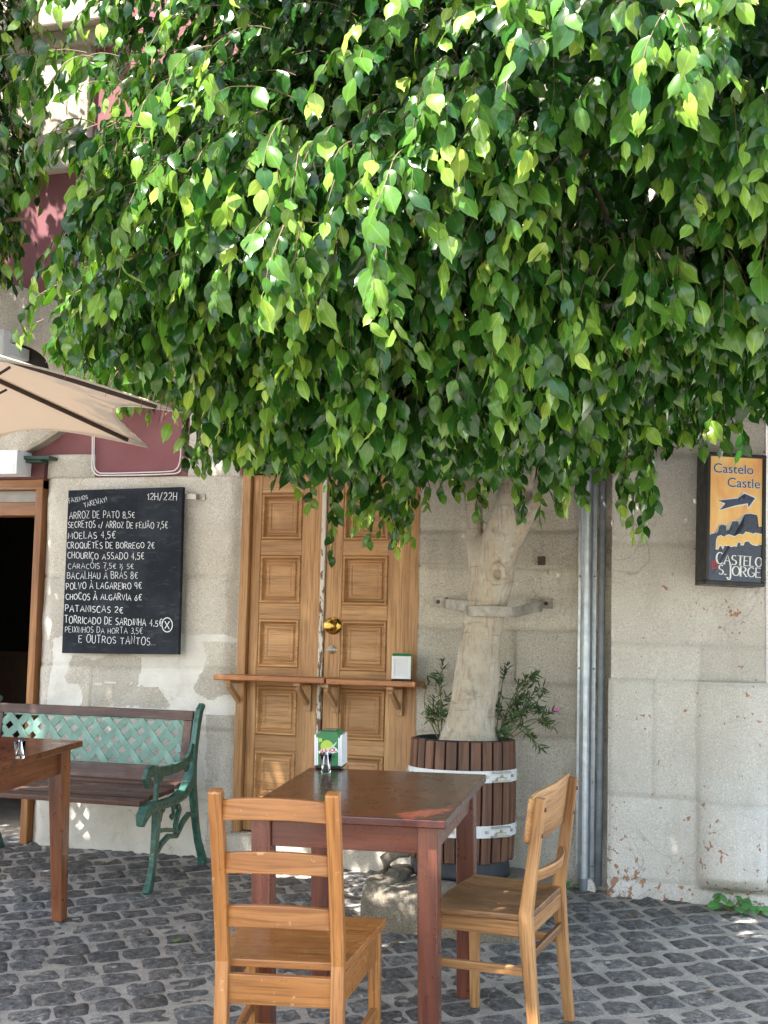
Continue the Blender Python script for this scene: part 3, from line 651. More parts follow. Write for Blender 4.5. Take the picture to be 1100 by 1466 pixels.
LINES = [('FAZEMOS', 322, 194, 408, 176, 20), ('TAKEWAY!', 392, 216, 497, 188, 22), ('12H/22H', 682, 178, 818, 183, 34), ('ARROZ DE PATO 8,5€', 322, 266, 625, 264, 30),
 ('SECRETOS c/ ARROZ DE FEIJÃO 7,5€', 316, 308, 777, 312, 29), ('MOELAS 4,5€', 316, 358, 535, 358, 29), ('CROQUETES DE BORREGO 2€', 312, 404, 716, 404, 28),
 ('CHOURIÇO ASSADO 4,5€', 314, 452, 668, 456, 28), ('CARACÓIS 7,5€ ½ 5€', 316, 498, 620, 500, 24), ('BACALHAU À BRÁS 8€', 312, 545, 638, 545, 31), ('POLVO À LAGAREIRO 9€', 308, 594, 656, 592, 28),
 ('CHOCOS À ALGARVIA 6€', 306, 642, 656, 645, 28), ('PATANISCAS 2€', 303, 696, 570, 704, 29), ('TORRICADO DE SARDINHA 4,5€', 300, 750, 752, 766, 30), ('PEIXINHOS DA HORTA 3,5€', 303, 793, 660, 801, 25),
 ('E OUTROS TANTOS...', 365, 840, 720, 852, 33)]
for (t, x0, y0, x1, y1, h) in LINES:
    cb = MB()
    write(cb, t, x0, 1100-y0, x1, 1100-y1, h, random.uniform(2.2, 3.0)*(0.8 if h < 26 else 1), bconv, jit=0.15)
    if t[:3] == 'TOR': ring_of_line = cb
    else: cb.build('chalk_line', M['chalk'], board)
cb = ring_of_line
ribbon(cb, arc(775, 1100-759, 24, 33, 0, 360, 20), 4.0, bconv)
ribbon(cb, [(764, 1100-776), (786, 1100-742)], 4.0, bconv); ribbon(cb, [(764, 1100-742), (785, 1100-778)], 4.0, bconv)
cb.build('chalk_line', M['chalk'], board)
b = MB(); p = W(263, 710, YB); b.box(p[0]-0.03, p[0]+0.055, YB+0.029, YB+0.033, p[2]-0.014, p[2]+0.014); b.box(p[0]+0.051, p[0]+0.055, YB+0.033, 0.004, p[2]-0.014, p[2]+0.014)
b.box(p[0]+0.055, p[0]+0.088, -0.012, -0.004, p[2]-0.016, p[2]+0.016)
b.build('standoff_bracket', M['steel'], board, 0.001)
b = MB(); p = W(88, 800, YB); b.box(p[0]+0.06, p[0]+0.09, YB+0.029, 0.01, p[2]-0.014, p[2]+0.014); b.build('standoff_bracket', M['steel'], board, 0.001)

# ------------------------------------------------------------------ fold-up counters on the door
def counter(label, x0p, x1p, yf, brs):
    a = W(x0p, yf, -0.16); c = W(x1p, yf, -0.16); z = W((x0p+x1p)/2, yf+6, -0.15)[2]
    root = thing('wall_counter', label, 'shelf', ((a[0]+c[0])/2, -0.03, z), 0, 'narrow wooden counters across the door')
    hw = (c[0]-a[0])/2; bk = Yd-0.022+0.03
    m = MB(); m.box(-hw, hw, -0.12, bk-0.002, -0.013, 0.013, 0); m.build('counter_top', M['counter'], root, 0.005)
    for bp in brs:
        bx = W(bp, 1000, 0.03)[0]-root.location[0]; k = MB()
        k.box(bx-0.018, bx+0.018, bk-0.022, bk-0.003, -0.155, -0.0135, 2); k.box(bx-0.018, bx+0.018, -0.09, bk-0.022, -0.030, -0.0135, 1)
        k.bar((bx, bk-0.026, -0.118), (bx, -0.068, -0.036), 0.020, 0.026, up=(0, 1, 1))
        o = k.build('bracket', M['bracket'], root, 0.0025)
        for zz in (-0.028, -0.142):
            s_ = MB(); s_.lathe([(0, 0.003), (0.004, 0.002), (0.005, 0)], (bx, bk-0.0225, zz), 10, 'Y'); s_.build('screw', M['steel'], o)
    return root
cl_ = counter('left hand wooden counter across the oak door, with nothing standing on it', 304, 463.5, 966, (342, 440))
cr_ = counter('right hand wooden counter across the oak door, carrying a white napkin dispenser', 465.5, 594, 972, (480, 571))

# ------------------------------------------------------------------ napkin dispensers
def print_mat(name, c, rough=0.4):
    return plain(name, c, rough, 0, 0.05, 30, 0.0)
M['p_green'] = plain('printed green', lin((52, 128, 78)), 0.4, 0, 0.3, 9, 0); M['p_lime'] = plain('printed lime', lin((172, 200, 74)), 0.4, 0, 0.2, 60, 0)
M['p_red'] = print_mat('printed red', lin((186, 46, 62))); M['p_white'] = print_mat('printed white', lin((222, 228, 222))); M['p_dark'] = print_mat('printed dark green', lin((34, 84, 56)))
M['p_pale'] = print_mat('printed pale green', lin((170, 210, 180)))
def dispenser(label, loc, yaw, tilt, Wd, Dp, H, extra):
    """napkins show on the +x and -x faces; the printed faces look along -y and +y"""
    root = thing('napkin_dispenser', label, 'napkin holder', loc, yaw, 'napkin dispensers', tilt)
    def prof(t): return [(-Dp/2*t, 0.012), (Dp/2*t, 0.012), (Dp/2*t, H-0.016), (Dp/2*t-0.012, H-0.004), (0, H), (-Dp/2*t+0.012, H-0.004), (-Dp/2*t, H-0.016)]
    m = MB(); m.prism([(-Wd/2+0.004, 0.010), (Wd/2-0.004, 0.010), (Wd/2-0.004, H-0.02), (Wd/2-0.018, H), (-Wd/2+0.018, H), (-Wd/2+0.004, H-0.02)], lambda p: (p[0], -Dp/2, p[1]), lambda p: (p[0], Dp/2, p[1]))
    m.build('case', M['p_green'], root, 0.002)
    m = MB(); m.box(-Wd/2-0.001, Wd/2+0.001, -Dp/2-0.002, Dp/2+0.002, 0, 0.0095); m.build('base', M['black'], root, 0.003)
    for s in (-1, 1):
        f = MB(); x0, x1 = (Wd/2-0.0035, Wd/2+0.004) if s > 0 else (-Wd/2-0.004, -Wd/2+0.0035)
        y0, y1, z0, z1 = -Dp/2-0.001, Dp/2+0.001, 0.010, H-0.012
        t = 0.013
        f.box(x0, x1, y0, y0+t, z0, z1); f.box(x0, x1, y1-t, y1, z0, z1); f.box(x0, x1, y0+t, y1-t, z0, z0+t+0.004); f.box(x0, x1, y0+t, y1-t, z1-t, z1)
        fo = f.build('face_frame', M['white'], root, 0.0015)
        n = MB(); n.box(x0+0.001 if s > 0 else x0+0.003, x1-0.003 if s > 0 else x1-0.001, y0+t-0.001, y1-t+0.001, z0+t, z1-t+0.001); n.build('napkin_stack', M['paper'], fo)
    for s in (-1, 1):
        def pc(x, z, d): return (x*(1 if s < 0 else -1), s*(Dp/2+0.0006+d), z)
        def poly(nm, mat, pts, d, parent):
            k = MB(); n = len(pts); k.add([pc(x, z, d) for x, z in pts], [tuple(range(n))]); return k.build(nm, mat, parent)
        wm, hm = Wd/2, H
        art = poly('printed_panel', M['white'], [(-wm+0.004, 0.012), (-wm+0.010, 0.012), (-wm+0.010, H-0.022), (-wm+0.004, H-0.022)], 0.0001, root)
        poly('printed_edge', M['white'], [(wm-0.010, 0.012), (wm-0.004, 0.012), (wm-0.004, H-0.022), (wm-0.010, H-0.022)], 0.0001, art)
        poly('printed_lime', M['p_lime'], [(-0.004+0.022*math.cos(a)*(1+0.1*math.cos(2*a)), H*0.60+0.023*math.sin(a)) for a in np.linspace(0, 2*math.pi, 22)[:-1]], 0.0003, art)
        poly('printed_leaf', M['p_pale'], [(0.006, H*0.56), (0.032, H*0.74), (0.030, H*0.68), (0.014, H*0.50)], 0.0006, art)
        poly('printed_cloud', M['p_white'], [(-0.036, H*0.44), (-0.032, H*0.52), (-0.012, H*0.535), (0.010, H*0.56), (0.026, H*0.585), (0.034, H*0.54), (0.037, H*0.46), (0.026, H*0.44), (0.012, H*0.40), (-0.016, H*0.385), (-0.030, H*0.38)], 0.0009, art)
        k = MB(); write(k, 'SUMOL', -0.031, H*0.425, 0.033, H*0.475, 0.0125, 0.0034, lambda x, y: pc(x, y, 0.0013), gap=0.26); k.build('printed_word', M['p_red'], art)
        poly('printed_shade', M['p_dark'], [(0.002, 0.03), (0.02, 0.036), (0.026, H*0.36), (0.012, H*0.38), (0.004, H*0.25)], 0.0005, art)
        poly('printed_splash', M['p_pale'], [(-0.030, 0.028), (-0.022, 0.05), (-0.014, 0.064), (-0.02, 0.044)], 0.0006, art)
        poly('printed_lime', M['p_lime'], [(-wm+0.012, H-0.04), (-wm+0.026, H-0.035), (-wm+0.024, H-0.024), (-wm+0.012, H-0.024)], 0.0004, art)
    k = MB(); k.add([(-0.02, -0.012, H+0.0006), (0.016, -0.012, H+0.0006), (0.02, 0.012, H+0.0006), (-0.016, 0.012, H+0.0006)], [(0, 1, 2, 3)]); kk = k.build('top_print', M['p_white'], root)
    k = MB(); write(k, 'SUMOL', -0.014, -0.005, 0.014, -0.005, 0.010, 0.003, lambda x, y: (x, y, H+0.0011)); k.build('printed_word', M['p_red'], kk)
    return root
dl = W(574, 972, -0.09)
dispenser('white faced napkin dispenser with green sides standing on the right hand door counter', (dl[0]+0.0, -0.075, cr_.location[2]+0.0135), R(-90+14), False, 0.104, 0.088, 0.128, 0)

# ------------------------------------------------------------------ tables
TX, TY, TYAW, TW_, TD, TH = 0.158, -1.87, 0.083, 0.643, 0.775, 0.757
def table(name, label, cat, x, y, yaw, w, d, h, mt, ml, leg=0.062, apron=0.085, inset=0.03, taper=1.0):
    root = thing(name, label, cat, (x, y, gz(x, y)+0.004), yaw, None, True)
    m = MB(); m.box(-w/2, w/2, -d/2, d/2, h-0.026, h, 1 if d > w else 0); m.build('tabletop', mt, root, 0.004)
    a, bq = w/2-inset-leg/2, d/2-inset-leg/2
    for sx in (-1, 1):
        for sy in (-1, 1):
            k = MB(); s = leg/2; e = s*taper
            ox = (s-e)*sx; oy = (s-e)*sy
            k.hexa([(sx*a-e+ox*0, sy*bq-e, 0.0), (sx*a+e, sy*bq-e, 0.0), (sx*a+e, sy*bq+e, 0.0), (sx*a-e, sy*bq+e, 0.0)], [(sx*a-s, sy*bq-s, h-0.0265), (sx*a+s, sy*bq-s, h-0.0265), (sx*a+s, sy*bq+s, h-0.0265), (sx*a-s, sy*bq+s, h-0.0265)])
            k.build('leg', ml, root, 0.004)
    z0, z1 = h-0.0265-apron, h-0.0265
    k = MB(); k.box(-a+leg/2, a-leg/2, -bq-0.018, -bq+0.004, z0, z1, 0); k.box(-a+leg/2, a-leg/2, bq-0.004, bq+0.018, z0, z1, 0)
    k.box(-a-0.018, -a+0.004, -bq+leg/2, bq-leg/2, z0, z1, 1); k.box(a-0.004, a+0.018, -bq+leg/2, bq-leg/2, z0, z1, 1)
    k.build('apron', ml, root, 0.002)
    return root
tb = table('cafe_table', 'square dark mahogany table between the two wooden chairs, with a green napkin dispenser on it', 'table', TX, TY, TYAW, TW_, TD, TH, M['table_top'], M['mahogany'])
ltX, ltY = -1.375, -1.08
lt = table('side_table', 'brown wooden table cut off by the left edge, standing in front of the green bench', 'table', ltX-0.45, ltY-0.40, 0.0, 0.90, 0.80, 0.735, M['brown_table'], M['brown_table'], leg=0.07, apron=0.10, inset=0.035, taper=0.68)
def on_table(t, px, py, h):
    """point of a table's top plane seen at a pixel, as a world point"""
    n = Vector((0, -GS, 1)).normalized(); p0 = Vector(t.location)+TILT @ Vector((0, 0, h)); d = Vector(ray(px, py)); c = Vector(CAM)
    return c+d*((p0-c).dot(n)/d.dot(n))
p = on_table(tb, 474, 1098, TH)
dispenser('green napkin dispenser with a printed lime at the back of the dark mahogany table', (p.x, p.y, p.z+0.001), TYAW+R(2), True, 0.094, 0.085, 0.133, 0)
def glass_mat():
    t = NT('clear glass'); t.b.inputs['Transmission Weight'].default_value = 1.0; t.b.inputs['IOR'].default_value = 1.45; t.rough(0.02); t.color((0.98, 0.99, 0.99)); return t.m
M['glass'] = glass_mat(); M['pick'] = plain('grey paper sachets', lin((120, 124, 132)), 0.6, 0, 0.3, 40, 0)
def shot_glass(label, p, picks):
    root = thing('shot_glass', label, 'glass', (p.x, p.y, p.z+0.0008), 0.3, None, True)
    m = MB(); r0, r1, h = 0.0165, 0.0235, 0.068
    m.lathe([(0, 0.0), (r0-0.001, 0.0), (r0, 0.002), (r1, h), (r1-0.0018, h), (r0-0.001, 0.010), (0, 0.009)], seg=24); m.build('tumbler', M['glass'], root)
    if picks:
        k = MB()
        for i in range(picks):
            a = random.uniform(0, 6.28); b_ = a+math.pi+random.uniform(-0.8, 0.8)
            k.bar((0.008*math.cos(a), 0.008*math.sin(a), 0.013), (0.016*math.cos(b_), 0.016*math.sin(b_), random.uniform(0.066, 0.075)), 0.0045, 0.0018)
        k.build('sugar_sticks', M['pick'], root)
    return root
shot_glass('small clear glass filled with thin grey sticks, in front of the green napkin dispenser', on_table(tb, 467, 1107, TH), 9)
shot_glass('small clear glass standing on the brown table at the left edge', on_table(lt, 29, 1086, 0.735), 3)

# ------------------------------------------------------------------ chairs
def front_chair():
    x, y, yaw, w, d, wf, H, lean, SH = 0.178, -2.694, 0.157, 0.318, 0.452, 0.436, 0.925, 0.075, 0.452
    wr = 0.336
    root = thing('ladder_back_chair', 'honey coloured ladder back chair seen from behind at the near side of the mahogany table', 'chair', (x, y, gz(x, y)+0.004), yaw, None, True)
    A = M['honey']
    def yb(z): return (0.0-0.05*(1-z/SH)) if z < SH else -lean*((z-SH)/(H-SH))**1.25
    for s in (-1, 1):
        k = MB(); pts = [(s*w/2, yb(z), z) for z in (0, 0.15, 0.3, SH, 0.55, 0.68, 0.80, H)]
        k.sweep(pts, rect(0.037, 0.036), up=(0, 1, 0)); k.build('rear_leg', A, root, 0.005)
        k = MB(); fx, fy = s*(wf/2-0.03), d-0.035; e = 0.019
        k.hexa([(fx-e*.8, fy-e*.8, 0), (fx+e*.8, fy-e*.8, 0), (fx+e*.8, fy+e*.8, 0), (fx-e*.8, fy+e*.8, 0)], [(fx-e, fy-e, SH-0.0225), (fx+e, fy-e, SH-0.0225), (fx+e, fy+e, SH-0.0225), (fx-e, fy+e, SH-0.0225)])
        k.build('front_leg', A, root, 0.004)
        k = MB(); k.bar((s*w/2, yb(0.2)+0.012, 0.185), (fx, fy-0.015, 0.185), 0.018, 0.03); k.build('side_stretcher', A, root, 0.003)
    for (z0, z1) in ((0.842, 0.897), (0.695, 0.750), (0.545, 0.602)):
        k = MB(); n = 14; vs = []; gs = []; o = random.random()*9
        for i in range(n+1):
            t = i/n*2-1; xx = t*(w/2-0.012); bow = 0.030*(1-t*t); zz = 0.014*(1-t*t); yc = yb((z0+z1)/2)-bow+0.004
            for (dy, z) in ((-0.009, z0+zz*0.75), (0.009, z0+zz*0.75), (0.009, z1+zz), (-0.009, z1+zz)):
                vs.append((xx, yc+dy, z)); gs.append((xx+o, z+o, dy))
        fs = [(i*4+j, i*4+(j+1) % 4, i*4+4+(j+1) % 4, i*4+4+j) for i in range(n) for j in range(4)]+[(3, 2, 1, 0), (n*4, n*4+1, n*4+2, n*4+3)]
        k.add(vs, fs, gs); k.build('back_slat', A, root, 0.003)
    k = MB(); T = 0.022
    k.hexa([(-w/2+0.012, 0.012, SH-T), (w/2-0.012, 0.012, SH-T), (wf/2, d, SH-T), (-wf/2, d, SH-T)], [(-w/2+0.012, 0.012, SH), (w/2-0.012, 0.012, SH), (wf/2, d, SH), (-wf/2, d, SH)], 0)
    k.hexa([(w/2-0.012, 0.024, SH-T), (w/2+0.018, 0.024, SH-T), (wf/2+0.0, d-0.002, SH-T), (wf/2-0.02, d-0.002, SH-T)], [(w/2-0.012, 0.024, SH-0.0005), (w/2+0.018, 0.024, SH-0.0005), (wf/2, d-0.002, SH-0.0005), (wf/2-0.02, d-0.002, SH-0.0005)], 0)
    k.hexa([(-w/2-0.018, 0.024, SH-T), (-w/2+0.012, 0.024, SH-T), (-wf/2+0.02, d-0.002, SH-T), (-wf/2, d-0.002, SH-T)], [(-w/2-0.018, 0.024, SH-0.0005), (-w/2+0.012, 0.024, SH-0.0005), (-wf/2+0.02, d-0.002, SH-0.0005), (-wf/2, d-0.002, SH-0.0005)], 0)
    k.build('seat', A, root, 0.003)
    k = MB(); z0, z1 = SH-0.115, SH-0.034
    k.box(-w/2+0.016, w/2-0.016, -0.012, 0.008, z0, z1, 0); k.box(-wf/2+0.05, wf/2-0.05, d-0.045, d-0.027, z0, z1+0.01, 0)
    for s in (-1, 1): k.bar((s*w/2, 0.018, (z0+z1)/2), (s*(wf/2-0.03), d-0.05, (z0+z1)/2), 0.018, z1-z0)
    k.build('seat_rail', A, root, 0.003)
    k = MB(); k.bar((-w/2+0.03, 0.23, 0.185), (w/2+0.02, 0.23, 0.185), 0.018, 0.026); k.build('cross_stretcher', A, root, 0.003)
front_chair()
def side_chair():
    x, y, yaw, w, d, wf, H, lean, SH = 0.722, -1.835, 1.489, 0.375, 0.325, 0.445, 0.80, 0.05, 0.442
    root = thing('side_chair', 'worn light wood chair with a curved back board, right of the mahogany table', 'chair', (x, y, gz(x, y)+0.004), yaw, None, True)
    A = M['beech']
    def yb(z): return (-0.035*(1-z/SH)**1.3) if z < SH else -lean*((z-SH)/(H-SH))
    for s in (-1, 1):
        k = MB(); k.sweep([(s*w/2, yb(z), z) for z in (0, 0.12, 0.28, 0.38, SH, 0.5, 0.6, 0.7, H)], rect(0.030, 0.040), up=(0, 1, 0), scales=[0.85, 0.9, 1, 1.08, 1.05, 0.98, 0.9, 0.85, 0.78]); o = k.build('rear_leg', A, root, 0.004)
        for zz in (0.685, 0.765):
            sc_ = MB(); sc_.lathe([(0, 0.004), (0.004, 0.0035), (0.007, 0.001), (0.007, -0.002)], (s*w/2, yb(zz)-0.0175, zz), 12, 'Y'); sc_.build('screw', M['bronze'], o)
        k = MB(); fx, fy = s*(wf/2-0.03), d-0.03; e = 0.0175
        k.hexa([(fx-e*.8, fy-e*.8, 0), (fx+e*.8, fy-e*.8, 0), (fx+e*.8, fy+e*.8, 0), (fx-e*.8, fy+e*.8, 0)], [(fx-e, fy-e, SH-0.02), (fx+e, fy-e, SH-0.02), (fx+e, fy+e, SH-0.02), (fx-e, fy+e, SH-0.02)])
        k.build('front_leg', A, root, 0.003)
        k = MB(); k.bar((s*w/2, yb(.27)+0.012, 0.268), (fx, fy-0.012, 0.268), 0.018, 0.028); k.build('side_stretcher', A, root, 0.003)
    k = MB(); k.bar((-w/2, yb(.3), 0.31), (w/2, yb(.3), 0.31), 0.016, 0.026); k.build('rear_stretcher', M['seat_worn'], root, 0.003)
    def curved(z0, z1, half, t0, bow, nm, mt, off, topbow=0.0, round_=0.0):
        k = MB(); n = 18; vs = []; gs = []; o = random.random()*9
        for i in range(n+1):
            t = i/n*2-1; xx = t*half; yc = off-bow*(1-t*t); zt = topbow*(1-t*t); e = round_*max(0, abs(t)-0.86)/0.14
            for (dy, z) in ((-t0/2, z0+e), (t0/2, z0+e), (t0/2, z1+zt-e), (-t0/2, z1+zt-e)):
                vs.append((xx, yc+dy+yb((z0+z1)/2)+(z-(z0+z1)/2)*-0.13, z)); gs.append((xx+o, z+o, dy))
        fs = [(i*4+j, i*4+(j+1) % 4, i*4+4+(j+1) % 4, i*4+4+j) for i in range(n) for j in range(4)]+[(3, 2, 1, 0), (n*4, n*4+1, n*4+2, n*4+3)]
        k.add(vs, fs, gs); return k.build(nm, mt, root, 0.004)
    curved(0.655, 0.812, w/2+0.030, 0.014, 0.022, 'back_board', A, 0.026, 0.008, 0.012)
    curved(0.535, 0.572, w/2-0.008, 0.016, 0.035, 'back_slat', A, 0.006)
    # dished seat with a raised rim
    n = 16; vs = []; T = 0.020; hs = lambda v: (w/2+0.006)*(1-v)+(wf/2)*v
    for j in range(n+1):
        for i in range(n+1):
            u = i/n*2-1; v = j/n; xx = u*hs(v); yy = -0.012+(d+0.014)*v-0.012*(u*u)*(v > 0.99)
            r = max(abs(u), abs(2*v-1)); dish = 0.010*max(0, 1-(r/0.86)**4)
            vs.append((xx, yy, SH-dish-(0.010*((v-0.9)/0.1)**2 if v > 0.9 else 0)))
    N1 = n+1; k = MB(); m_ = len(vs); bt = [(a, b_, SH-T) for (a, b_, c) in vs]
    fs = [(j*N1+i, j*N1+i+1, (j+1)*N1+i+1, (j+1)*N1+i) for j in range(n) for i in range(n)]; fs += [tuple(m_+q for q in reversed(f)) for f in fs]
    ring_ = [i for i in range(n)]+[j*N1+n for j in range(n)]+[n*N1+i for i in range(n, 0, -1)]+[j*N1 for j in range(n, 0, -1)]
    fs += [(ring_[i], ring_[i]+m_, ring_[(i+1) % len(ring_)]+m_, ring_[(i+1) % len(ring_)]) for i in range(len(ring_))]
    k.add(vs+bt, fs, _grain(vs+bt, 1)); k.build('seat', M['seat_worn'], root, 0.003)
    k = MB(); z0, z1 = SH-0.068, SH-0.021
    k.box(-w/2+0.015, w/2-0.015, -0.012, 0.008, z0, z1, 0); k.box(-wf/2+0.045, wf/2-0.045, d-0.04, d-0.022, z0, z1, 0)
    for s in (-1, 1): k.bar((s*(w/2), 0.018, (z0+z1)/2), (s*(wf/2-0.03), d-0.045, (z0+z1)/2), 0.020, z1-z0)
    k.build('seat_rail', A, root, 0.003)
side_chair()

# ------------------------------------------------------------------ park bench
def bench():
    xL, xR = -2.425, -1.29
    root = thing('park_bench', 'green cast iron bench with a pale green lattice back, standing under the chalkboard', 'bench', ((xL+xR)/2, -0.03, gz(0, -0.03)), 0, None, True)
    h = (xR-xL)/2
    def ends(s):
        k = MB(); x = s*h
        sec = rect(0.034, 0.026)
        def P(l): return [(x, a, b_) for a, b_ in l]
        # rear post and leg
        k.sweep(P([(-0.085, 0.0), (-0.10, 0.05), (-0.14, 0.13), (-0.165, 0.22), (-0.185, 0.33), (-0.20, 0.41), (-0.195, 0.50), (-0.18, 0.58), (-0.145, 0.69), (-0.12, 0.745), (-0.095, 0.765), (-0.07, 0.758)]), sec, up=(1, 0, 0), scales=[1.3, 1.1, 1, 1, 1.1, 1.2, 1.15, 1.1, 1.1, 1.05, 0.95, 0.6])
        # front leg
        k.sweep(P([(-0.655, 0.0), (-0.63, 0.035), (-0.605, 0.10), (-0.585, 0.18), (-0.57, 0.26), (-0.56, 0.36)]), sec, up=(1, 0, 0), scales=[1.4, 1.1, 0.95, 1.0, 1.1, 1.2])
        k.sweep(P([(-0.565, 0.36), (-0.572, 0.40), (-0.565, 0.44), (-0.55, 0.47), (-0.548, 0.51)]), rect(0.028, 0.022), up=(1, 0, 0), scales=[1, 0.8, 0.8, 0.9, 1.2])
        # seat bearer: broad casting sweeping from the front curl to the rear post
        k.sweep(P([(-0.715, 0.315), (-0.70, 0.35), (-0.665, 0.375), (-0.60, 0.383), (-0.50, 0.372), (-0.40, 0.368), (-0.31, 0.382), (-0.25, 0.415), (-0.21, 0.47), (-0.195, 0.52)]), rect(0.040, 0.050), up=(1, 0, 0), scales=[0.6, 0.95, 1.05, 1.0, 0.9, 0.9, 0.95, 1, 0.9, 0.6])
        # arm rest with scrolled front
        k.sweep(P([(-0.195, 0.60), (-0.215, 0.555), (-0.26, 0.528), (-0.34, 0.515), (-0.45, 0.515), (-0.55, 0.525), (-0.61, 0.542), (-0.645, 0.538), (-0.66, 0.515), (-0.65, 0.492), (-0.628, 0.485), (-0.612, 0.498)]), rect(0.046, 0.018), up=(1, 0, 0), scales=[0.7, 0.8, 0.9, 0.95, 1, 1.05, 1.1, 1.1, 1.05, 1, 0.9, 0.7])
        # tracery under the seat
        k.sweep(P([(-0.575, 0.16), (-0.52, 0.195), (-0.45, 0.215), (-0.37, 0.20), (-0.345, 0.215), (-0.30, 0.25), (-0.24, 0.275), (-0.18, 0.26)]), rect(0.022, 0.020), up=(1, 0, 0))
        k.sweep(P([(-0.37, 0.20), (-0.375, 0.25), (-0.355, 0.29), (-0.335, 0.315), (-0.345, 0.335), (-0.37, 0.33)]), rect(0.02, 0.020), up=(1, 0, 0))
        k.sweep(P([(-0.545, 0.26), (-0.48, 0.25), (-0.41, 0.235), (-0.38, 0.225)]), rect(0.018, 0.012), up=(1, 0, 0))
        k.sweep(P([(-0.535, 0.30), (-0.52, 0.335), (-0.49, 0.35)]), rect(0.018, 0.016), up=(1, 0, 0))
        k.sweep(P([(-0.40, 0.345), (-0.395, 0.31), (-0.41, 0.29), (-0.425, 0.305)]), rect(0.018, 0.014), up=(1, 0, 0))
        k.sweep(P([(-0.24, 0.525), (-0.245, 0.50), (-0.265, 0.485), (-0.28, 0.497), (-0.27, 0.515)]), rect(0.018, 0.013), up=(1, 0, 0))
        k.sweep(P([(-0.545, 0.47), (-0.52, 0.485), (-0.50, 0.505)]), rect(0.016, 0.014), up=(1, 0, 0))
        for (a, b_) in [(-0.66, 0.375), (-0.62, 0.384), (-0.58, 0.384), (-0.54, 0.379), (-0.5, 0.374), (-0.46, 0.371), (-0.42, 0.370), (-0.38, 0.372), (-0.34, 0.378), (-0.30, 0.392), (-0.27, 0.41)]:
            k.lathe([(0, 0.030), (0.006, 0.027), (0.009, 0.02)], (x, a, b_), 8, 'X') if s > 0 else k.lathe([(0, -0.030), (0.006, -0.027), (0.009, -0.02)], (x, a, b_), 8, 'X')
        k.build('bench_end', M['iron'], root, 0.004, 2)
    ends(-1); ends(1)
    def bk(z): return -0.205+(z-0.42)*0.26            # leaning back plane
    def slat(nm, x0, x1, z0, z1, t=0.022, mt='bench_wood', off=0.0, grain=0):
        k = MB(); k.hexa([(x0, bk(z0)-t+off, z0), (x1, bk(z0)-t+off, z0), (x1, bk(z0)+off, z0), (x0, bk(z0)+off, z0)], [(x0, bk(z1)-t+off, z1), (x1, bk(z1)-t+off, z1), (x1, bk(z1)+off, z1), (x0, bk(z1)+off, z1)], grain)
        return k.build(nm, M[mt], root, 0.003)
    e = h-0.022
    slat('back_rail', -e, e, 0.702, 0.745); slat('back_rail', -e, e, 0.418, 0.488)
    slat('back_stile', -e, -e+0.045, 0.489, 0.701, grain=2); slat('back_stile', e-0.045, e, 0.489, 0.701, grain=2)
    # woven lattice panel
    k = MB(); x0, x1, z0, z1 = -e+0.046, e-0.046, 0.490, 0.700; sp = 0.092; wd = 0.034
    def clip(px, pz, dx, dz):
        ts = []
        for (o, d_, lo, hi) in ((px, dx, x0, x1), (pz, dz, z0, z1)): ts.append(sorted(((lo-o)/d_, (hi-o)/d_)))
        a, b_ = max(ts[0][0], ts[1][0]), min(ts[0][1], ts[1][1]); return (a, b_) if b_-a > 0.015 else None
    c45 = math.sqrt(0.5)
    for sgn in (1, -1):
        for i in range(-16, 17):
            px, pz = i*sp, (z0+z1)/2; c_ = clip(px, pz, c45, sgn*c45)
            if not c_: continue
            L = c_[1]-c_[0]; n = max(4, int(L/0.02)); pts = []
            for q in range(n+1):
                t = c_[0]+L*q/n; xx, zz = px+c45*t, pz+sgn*c45*t
                phase = (t/(sp*c45))*math.pi
                pts.append((xx, bk(zz)-0.012+0.0032*sgn*math.cos(phase+(i*math.pi)), zz))
            k.sweep(pts, rect(0.005, wd), up=Vector((-sgn*c45, 0, c45)))
    k.box(x0, x1, bk(z0)-0.016, bk(z0)-0.006, z0-0.001, z0+0.007); k.box(x0, x1, bk(z1)-0.016, bk(z1)-0.006, z1-0.007, z1+0.001)
    k.build('lattice_panel', M['lattice'], root)
    for (ya, z, wd_) in ((-0.645, 0.392, 0.075), (-0.555, 0.400, 0.075), (-0.465, 0.396, 0.075), (-0.375, 0.394, 0.075), (-0.285, 0.405, 0.07)):
        k = MB(); k.box(-e, e, ya-wd_/2, ya+wd_/2, z, z+0.022, 0); k.build('seat_slat', M['bench_wood'], root, 0.004)
bench()
k = MB(); k.bar(W(136.5, 1110, -0.16), W(128, 1128, -0.22), 0.028, 0.003, up=(0, -1, 0.3)); k.build('paper_strip', M['white'], bpy.data.objects['park_bench']).matrix_parent_inverse = Matrix.Translation(-bpy.data.objects['park_bench'].location)

